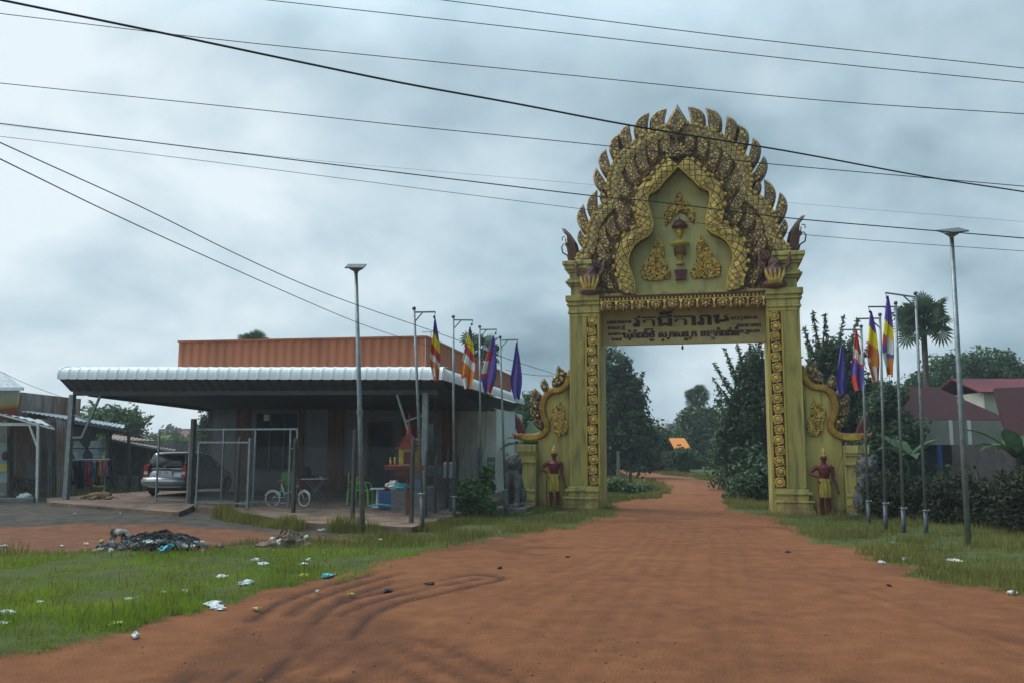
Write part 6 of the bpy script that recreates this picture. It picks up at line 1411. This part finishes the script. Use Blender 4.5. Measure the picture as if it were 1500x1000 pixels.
# beyond the gate, left
tree('broad_tree', 'tall dark tree seen through the gate against its left pier', 'tree', 58, 893, [(903, 605, 44, 58), (892, 545, 32, 32), (922, 645, 46, 44), (880, 640, 40, 40), (918, 590, 24, 36)], 340, .15, 62, 'leafC', 1, sprays=[((915, 590), (943, 545), 6), ((915, 610), (948, 570), 6), ((905, 570), (926, 528), 6), ((915, 600), (945, 590), 5)], tr=.35, clump=.68)
tree('broad_tree', 'low dark trees right of the tall tree behind the gate', 'tree', 74, 955, [(955, 655, 38, 26), (978, 664, 24, 20), (935, 668, 30, 22)], 90, .2, 90, 'leafA', 2, clump=.9)
tree('broad_tree', 'round dark green tree under the sugar palm in the gate opening', 'tree', 84, 1018, [(1022, 625, 26, 26), (1046, 642, 26, 36), (1005, 655, 16, 22)], 150, .22, 90, 'leafA', 3, clump=1.0)
fan_palm('sugar palm rising from the round tree in the gate opening', 1021, 583, 84, 23, 4)
for i, (a, c, q) in enumerate(((985, 622, 17), (972, 632, 13), (998, 628, 12))): feather_palm(('taller', 'leftmost', 'rightmost')[i]+' coconut palm far down the road beyond the gate', a, c, 130, q, 5+i)
tree('feathery_tree', 'feathery tree with long upright shoots inside the right side of the gate', 'tree', 42, 1108, [(1088, 620, 36, 46), (1112, 600, 36, 50), (1095, 680, 46, 50), (1112, 545, 26, 32), (1062, 650, 16, 24)], 300, .11, 66, 'leafC', 8,
     sprays=[((1100, 600), (1047, 534), 10), ((1095, 580), (1062, 512), 10), ((1100, 570), (1080, 506), 10), ((1105, 560), (1098, 500), 9), ((1110, 560), (1112, 495), 9), ((1112, 570), (1130, 500), 9), ((1090, 610), (1046, 556), 9), ((1085, 620), (1050, 585), 8), ((1100, 590), (1070, 540), 8)], tr=.2, clump=.6)
tree('feathery_tree', 'feathery tree with long upright shoots just outside the right gate pier', 'tree', 40, 1225, [(1218, 540, 34, 40), (1240, 590, 44, 50), (1200, 600, 30, 50), (1285, 610, 36, 45)], 280, .11, 66, 'leafC', 9,
     sprays=[((1205, 540), (1191, 459), 11), ((1212, 540), (1208, 462), 10), ((1220, 530), (1236, 464), 10), ((1200, 540), (1178, 482), 9), ((1230, 540), (1256, 468), 9), ((1245, 560), (1275, 500), 8), ((1200, 560), (1184, 510), 8)], tr=.22, clump=.6)
fan_palm('tall sugar palm behind the flags on the right', 1352, 470, 50, 46, 10)
tree('broad_tree', 'broad rounded dark tree above the maroon roof', 'tree', 66, 1420, [(1400, 555, 50, 32), (1452, 548, 44, 34), (1365, 578, 44, 26), (1335, 600, 34, 26), (1480, 570, 34, 30)], 300, .17, 60, 'leafA', 11, tr=.35, clump=.8)
tree('dark_shrub', 'dark leafy thicket between the right naga and the maroon roof', 'shrub', 36, 1312, [(1300, 600, 26, 40), (1315, 650, 34, 45), (1285, 660, 26, 40)], 110, .10, 100, 'leafC', 12, tr=.1, clump=.5)
for i, (a, D, w, h, lb) in enumerate(((1305, 25, 34, 26, 'scrubby bush behind the right stone lion'), (1352, 24.5, 36, 30, 'scrubby brown-green bush between the flagpoles and the right lamp'), (1405, 23.5, 40, 34, 'scrubby bush directly behind the right street lamp'), (1458, 22.5, 42, 38, 'scrubby bush right of the right street lamp'), (1515, 20.5, 46, 40, 'scrubby bush at the right border of the picture'), (1590, 18.5, 60, 50, 'scrubby bush outside the right border'))):
    if a > 1560: continue
    tree('scrub_bush', lb, 'shrub', D, a, [(a, 730+random.uniform(-9, 12), w, h*random.uniform(.6, 1.1)), (a-12, 752, w*.8, h*.7), (a+14, 755, w*.8, h*.7)], 130, .055, 70, 'leafE', 20+i, tr=.05, clump=.32, sprays=[((a, 740), (a+random.uniform(-35, 35), 690+random.uniform(-10, 12)), 5) for _ in range(4)], group='scrub bushes on the right verge')
tree('dark_shrub', 'dark bush filling the foot of the right gate opening', 'shrub', 33, 1105, [(1102, 722, 30, 26), (1088, 738, 22, 14), (1118, 700, 22, 24)], 90, .09, 100, 'leafA', 30, tr=.08, clump=.45)
tree('dark_shrub', 'low weeds beside the road bend, inside the left gate pier', 'shrub', 38, 903, [(900, 716, 20, 10), (925, 722, 18, 7), (945, 726, 14, 5)], 60, .08, 80, 'leafB', 31, tr=.04, clump=.3)
# right house surroundings
banana('banana plant in front of the maroon-roofed house, at the right border', 1490, 640, 27, 3.3, 9, 33, 'leafA')
banana('banana plant left of the maroon-roofed house wall', 1330, 640, 33, 3.0, 8, 34, 'leafA')
# left
tree('broad_tree', 'loose green tree behind the sheds on the left', 'tree', 60, 165, [(160, 614, 34, 16), (135, 628, 26, 16), (190, 630, 24, 16), (158, 640, 40, 14)], 120, .15, 100, 'leafB', 40, tr=.2, clump=.75, sprays=[((165, 620), (134, 588), 5), ((170, 618), (200, 598), 6), ((180, 625), (222, 610), 6)])
banana('pale green banana plant behind the low shed, above the car', 226, 655, 45, 2.9, 8, 41, 'leafD', 'banana plants above the car'); banana('banana plant beside the white building with red roofs', 264, 655, 45, 2.7, 7, 42, 'leafD', 'banana plants above the car')
tree('broad_tree', 'slim tree at the left corner of the house wall', 'tree', 62, 306, [(306, 615, 10, 20), (300, 640, 12, 18)], 34, .15, 80, 'leafA', 43, tr=.12, clump=.6)
fan_palm('fan palm crown showing above the front of the orange parapet', 374, 506, 60, 30, 44); fan_palm('fan palm behind the side parapet between the flags', 703, 514, 60, 34, 45)
tree('broad_tree', 'leafy tree between the house side and the left naga', 'tree', 46, 785, [(782, 615, 24, 30), (765, 640, 26, 30), (800, 630, 20, 34)], 110, .14, 100, 'leafB', 46, tr=.14, clump=.6)
banana('banana plant behind the left naga', 780, 640, 34, 3.6, 9, 47, 'leafB')
tree('dark_shrub', 'leafy green bush before the fence corner left of the stone lion', 'shrub', 25, 694, [(690, 728, 22, 22), (708, 738, 16, 14), (680, 742, 16, 12)], 80, .05, 110, 'leafB', 48, tr=.05, clump=.24)
tree('young_tree', 'slender young plant with leafy tufts between the bush and lion', 'plant', 25.3, 712, [(713, 690, 7, 8), (718, 712, 6, 5), (708, 700, 4, 4)], 16, .06, 50, 'leafB', 49, tr=.025, clump=.14)
# distant wood that reads as one mass
rr = np.random.RandomState(77); cen = []
for i in range(620):
    px_ = rr.uniform(-150, 1750); D = rr.uniform(112, 150); c = Y(px_, 655, D); top_ = 2+(22+14*vnoise(np.array([px_]), np.array([0.]), .02, 50)[0])*D/1250*(.55 if 200 < px_ < 330 else 1)
    cen.append([c.x, D, rr.uniform(.3, top_), 1.6])
wo = leaf_mesh('far_wood', cen, .42, 50, M['leafA'], None, 0, 78); tag(wo, 'distant line of dark trees along the horizon', 'wood', None, 'stuff')
ug = []
for i in range(420):                        # undergrowth on both sides of the far road
    px_ = rr.choice([rr.uniform(885, 1010), rr.uniform(1070, 1700), rr.uniform(1135, 1700)]); D = rr.uniform(34, 90); c = Y(px_, 655, D)
    if zones(np.array([c.x]), np.array([c.y]))[0][0] > .02 or px_ < 1064: continue
    ug.append([c.x, D, rr.uniform(.1, .9), .7])
for i in range(240):
    D = rr.uniform(40, 75); ug.append([rr.uniform(-.55, -.25)*D, D, rr.uniform(.1, .7), .7])
for i in range(150):
    px_ = rr.uniform(890, 1062); D = rr.uniform(116, 132); c = Y(px_, 655, D); ug.append([c.x, D, rr.uniform(.2, 2.4), 1.4])
wo = leaf_mesh('undergrowth', ug, .16, 120, M['leafA'], None, 0, 79); tag(wo, 'undergrowth along the far road', 'undergrowth', None, 'stuff')

# ================================================================ FAR BUILDINGS AND RIGHT HOUSE
def gable(name, lab, cat, px0, px1, py_eave, py_ridge, D, depth, wall, roof, py_base=None, hip=0., grp=None, over=.4):
    a, c = Y(px0, py_eave, D), Y(px1, py_eave, D); rz = Y(px0, py_ridge, D+depth/2).z; root = empty(name, (a.x, D, 0), 0, lab, cat, grp); w = c.x-a.x; h = a.z
    m2 = MB(); m2.box(over, w-over, over, depth-over, -.2, h); m2.build('wall', M[wall], root)
    m2 = MB(); t_ = .08; vs = [(0, 0, h), (w, 0, h), (w-hip, depth/2, rz), (hip, depth/2, rz), (0, depth, h), (w, depth, h)]
    m2.add([(x, y, z-t_) for x, y, z in vs]+vs, [(6, 7, 8, 9), (9, 8, 11, 10), (0, 3, 2, 1), (3, 4, 5, 2), (0, 1, 7, 6), (4, 10, 11, 5), (0, 6, 9, 3), (3, 9, 10, 4), (1, 2, 8, 7), (2, 5, 11, 8)]); m2.build('roof', M[roof], root); return root, w, h
fb, w, h = gable('white_building', 'far white building with long red roof, left of the house', 'building', 240, 292, 641, 629, 125, 10, 'cream', 'redbright')
for i in range(5): m2 = MB(); m2.box(.8+i*w/5.4, 1.5+i*w/5.4, .36, .41, h-1.4, h-.6); m2.build('window', M['darkglass'], fb)
gable('white_building', 'small red peaked roof beside the far white building', 'building', 229, 246, 634, 624, 122, 5, 'cream', 'redbright', hip=.8)
c = Y(293, 650, 170); pg = empty('pagoda', (c.x, 170, 0), 0, 'pointed temple spire far behind the red roofs', 'pagoda'); zt = Y(293, 605, 170).z
m2 = MB(); m2.lathe([(1.6, 0), (1.6, zt*.40), (1.0, zt*.46), (.9, zt*.6), (.55, zt*.66), (.3, zt*.8), (.06, zt)], (0, 0, 0), 8); m2.build('spire', M['fili_big'], pg); m2 = MB(); m2.lathe([(2.2, zt*.3), (1.2, zt*.45)], (0, 0, 0), 8); m2.build('roof_tier', M['redroof'], pg)
gable('far_house', 'orange-roofed house by the road bend far beyond the gate', 'house', 988, 1012, 656, 641, 70, 5, 'block', 'fl_org')
tree('dark_shrub', 'bush before the orange-roofed house by the road bend', 'shrub', 66, 1000, [(998, 672, 16, 14), (1012, 668, 14, 16), (985, 674, 12, 10)], 50, .13, 60, 'leafA', 61, tr=.05, clump=.45)
gable('far_house', 'dark roofed house among the palms far beyond the gate', 'house', 958, 980, 631, 621, 112, 6, 'wood', 'rustroof')
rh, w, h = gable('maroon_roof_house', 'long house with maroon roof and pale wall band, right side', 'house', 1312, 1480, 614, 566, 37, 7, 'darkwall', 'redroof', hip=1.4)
m2 = MB(); m2.box(.5, w-.4, -.02, .06, Y(1400, 651, 37).z, h-.02); m2.build('wall_panel', mat('pale_panel', (.27, .25, .21), .85, var=.12, scale=1.2), rh)
for x in (w*.46, w*.62): m2 = MB(); m2.box(x, x+.14, -.05, -.021, Y(1400, 651, 37).z, h-.02); m2.build('downpipe', M['white'], rh)
for x in (.7, w*.35, w*.68): m2 = MB(); m2.box(x, x+.16, -.05, .1, -.1, Y(1400, 652, 37).z); m2.build('post', M['blue'], rh)
m2 = MB(); m2.box(.5, w-.4, .07, .1, -.1, .9); m2.build('low_wall', M['block'], rh)
rh2 = empty('maroon_roof_house', (0, 0, 0), 0, 'nearer maroon roof slope cut by the right border', 'house')
m2 = MB(); quadbox(m2, Y(1478, 652, 29), Y(1660, 668, 29), Y(1650, 560, 33), Y(1456, 568, 33), .12); m2.build('roof', M['redroof'], rh2)
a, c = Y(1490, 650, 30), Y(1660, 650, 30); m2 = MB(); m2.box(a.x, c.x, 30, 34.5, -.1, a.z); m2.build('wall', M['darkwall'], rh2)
gable('red_roof_house', 'bright red roof showing above the long maroon roof', 'house', 1436, 1560, 573, 554, 46, 6, 'cream', 'redbright')
# small things by the far road
def postt(px_, y0, y1, D, w, lab, cat, m_='post'):
    a, c = Y(px_, y0, D), Y(px_, y1, D); m2 = MB(); m2.bar((0, 0, -.2), (random.uniform(-.05, .05), 0, c.z), w, w); o = m2.build(cat.replace(' ', '_'), M[m_], None, bevel=.01, loc=(a.x, D, 0)); tag(o, lab, cat); return o
postt(906, 700, 660, 52, .16, 'grey roadside post nearest the left gate pier, beyond the gate', 'road post', 'block'); postt(923, 708, 689, 46, .16, 'short dark stake in the grass inside the road bend', 'road stake'); postt(893.5, 672, 650, 60, .42, 'narrow white sign board beyond the gate by the left pier', 'sign board', 'white')
up_ = empty('utility_pole', (Y(929, 660, 90).x, 90, 0), 0, 'grey utility pole with crossarm beyond the gate', 'utility pole'); zt = Y(929, 622, 90).z
m2 = MB(); m2.tube([(0, 0, -.3), (0, 0, zt)], [.16, .10], 8); m2.build('pole', M['steel_dark'], up_); m2 = MB(); m2.bar((-.7, 0, zt-.3), (.7, 0, zt-.3), .1); m2.build('crossarm', M['steel_dark'], up_)
ff = empty('roadside_fence', (0, 0, 0), 0, 'low grey post and rail fence along the far road', 'fence'); m2 = MB()
for i in range(9): c = Y(900+i*12, 680, 84-i*.5); f_ = MB(); f_.box(c.x-.12, c.x+.12, c.y-.12, c.y+.12, -.1, 1.5); f_.build('post', M['block'], ff)
m2.bar(Y(900, 668, 84.3), Y(996, 668, 80.3), .08); m2.bar(Y(900, 674, 84.3), Y(996, 674, 80.3), .08); m2.build('rail', M['block'], ff)

# ================================================================ HAZE
hzb = MB(); hzb.box(-420, 420, -30, 420, -2.0, 24); ho = hzb.build('haze', None)
mh = bpy.data.materials.new('haze'); mh.use_nodes = True; t = mh.node_tree; t.nodes.remove(t.nodes['Principled BSDF'])
pv = t.nodes.new('ShaderNodeVolumePrincipled'); pv.inputs['Density'].default_value = .0009; pv.inputs['Color'].default_value = (.86, .93, 1, 1); pv.inputs['Anisotropy'].default_value = .2
t.links.new(pv.outputs[0], t.nodes['Material Output'].inputs['Volume']); ho.data.materials.clear(); ho.data.materials.append(mh); tag(ho, kind='stuff')
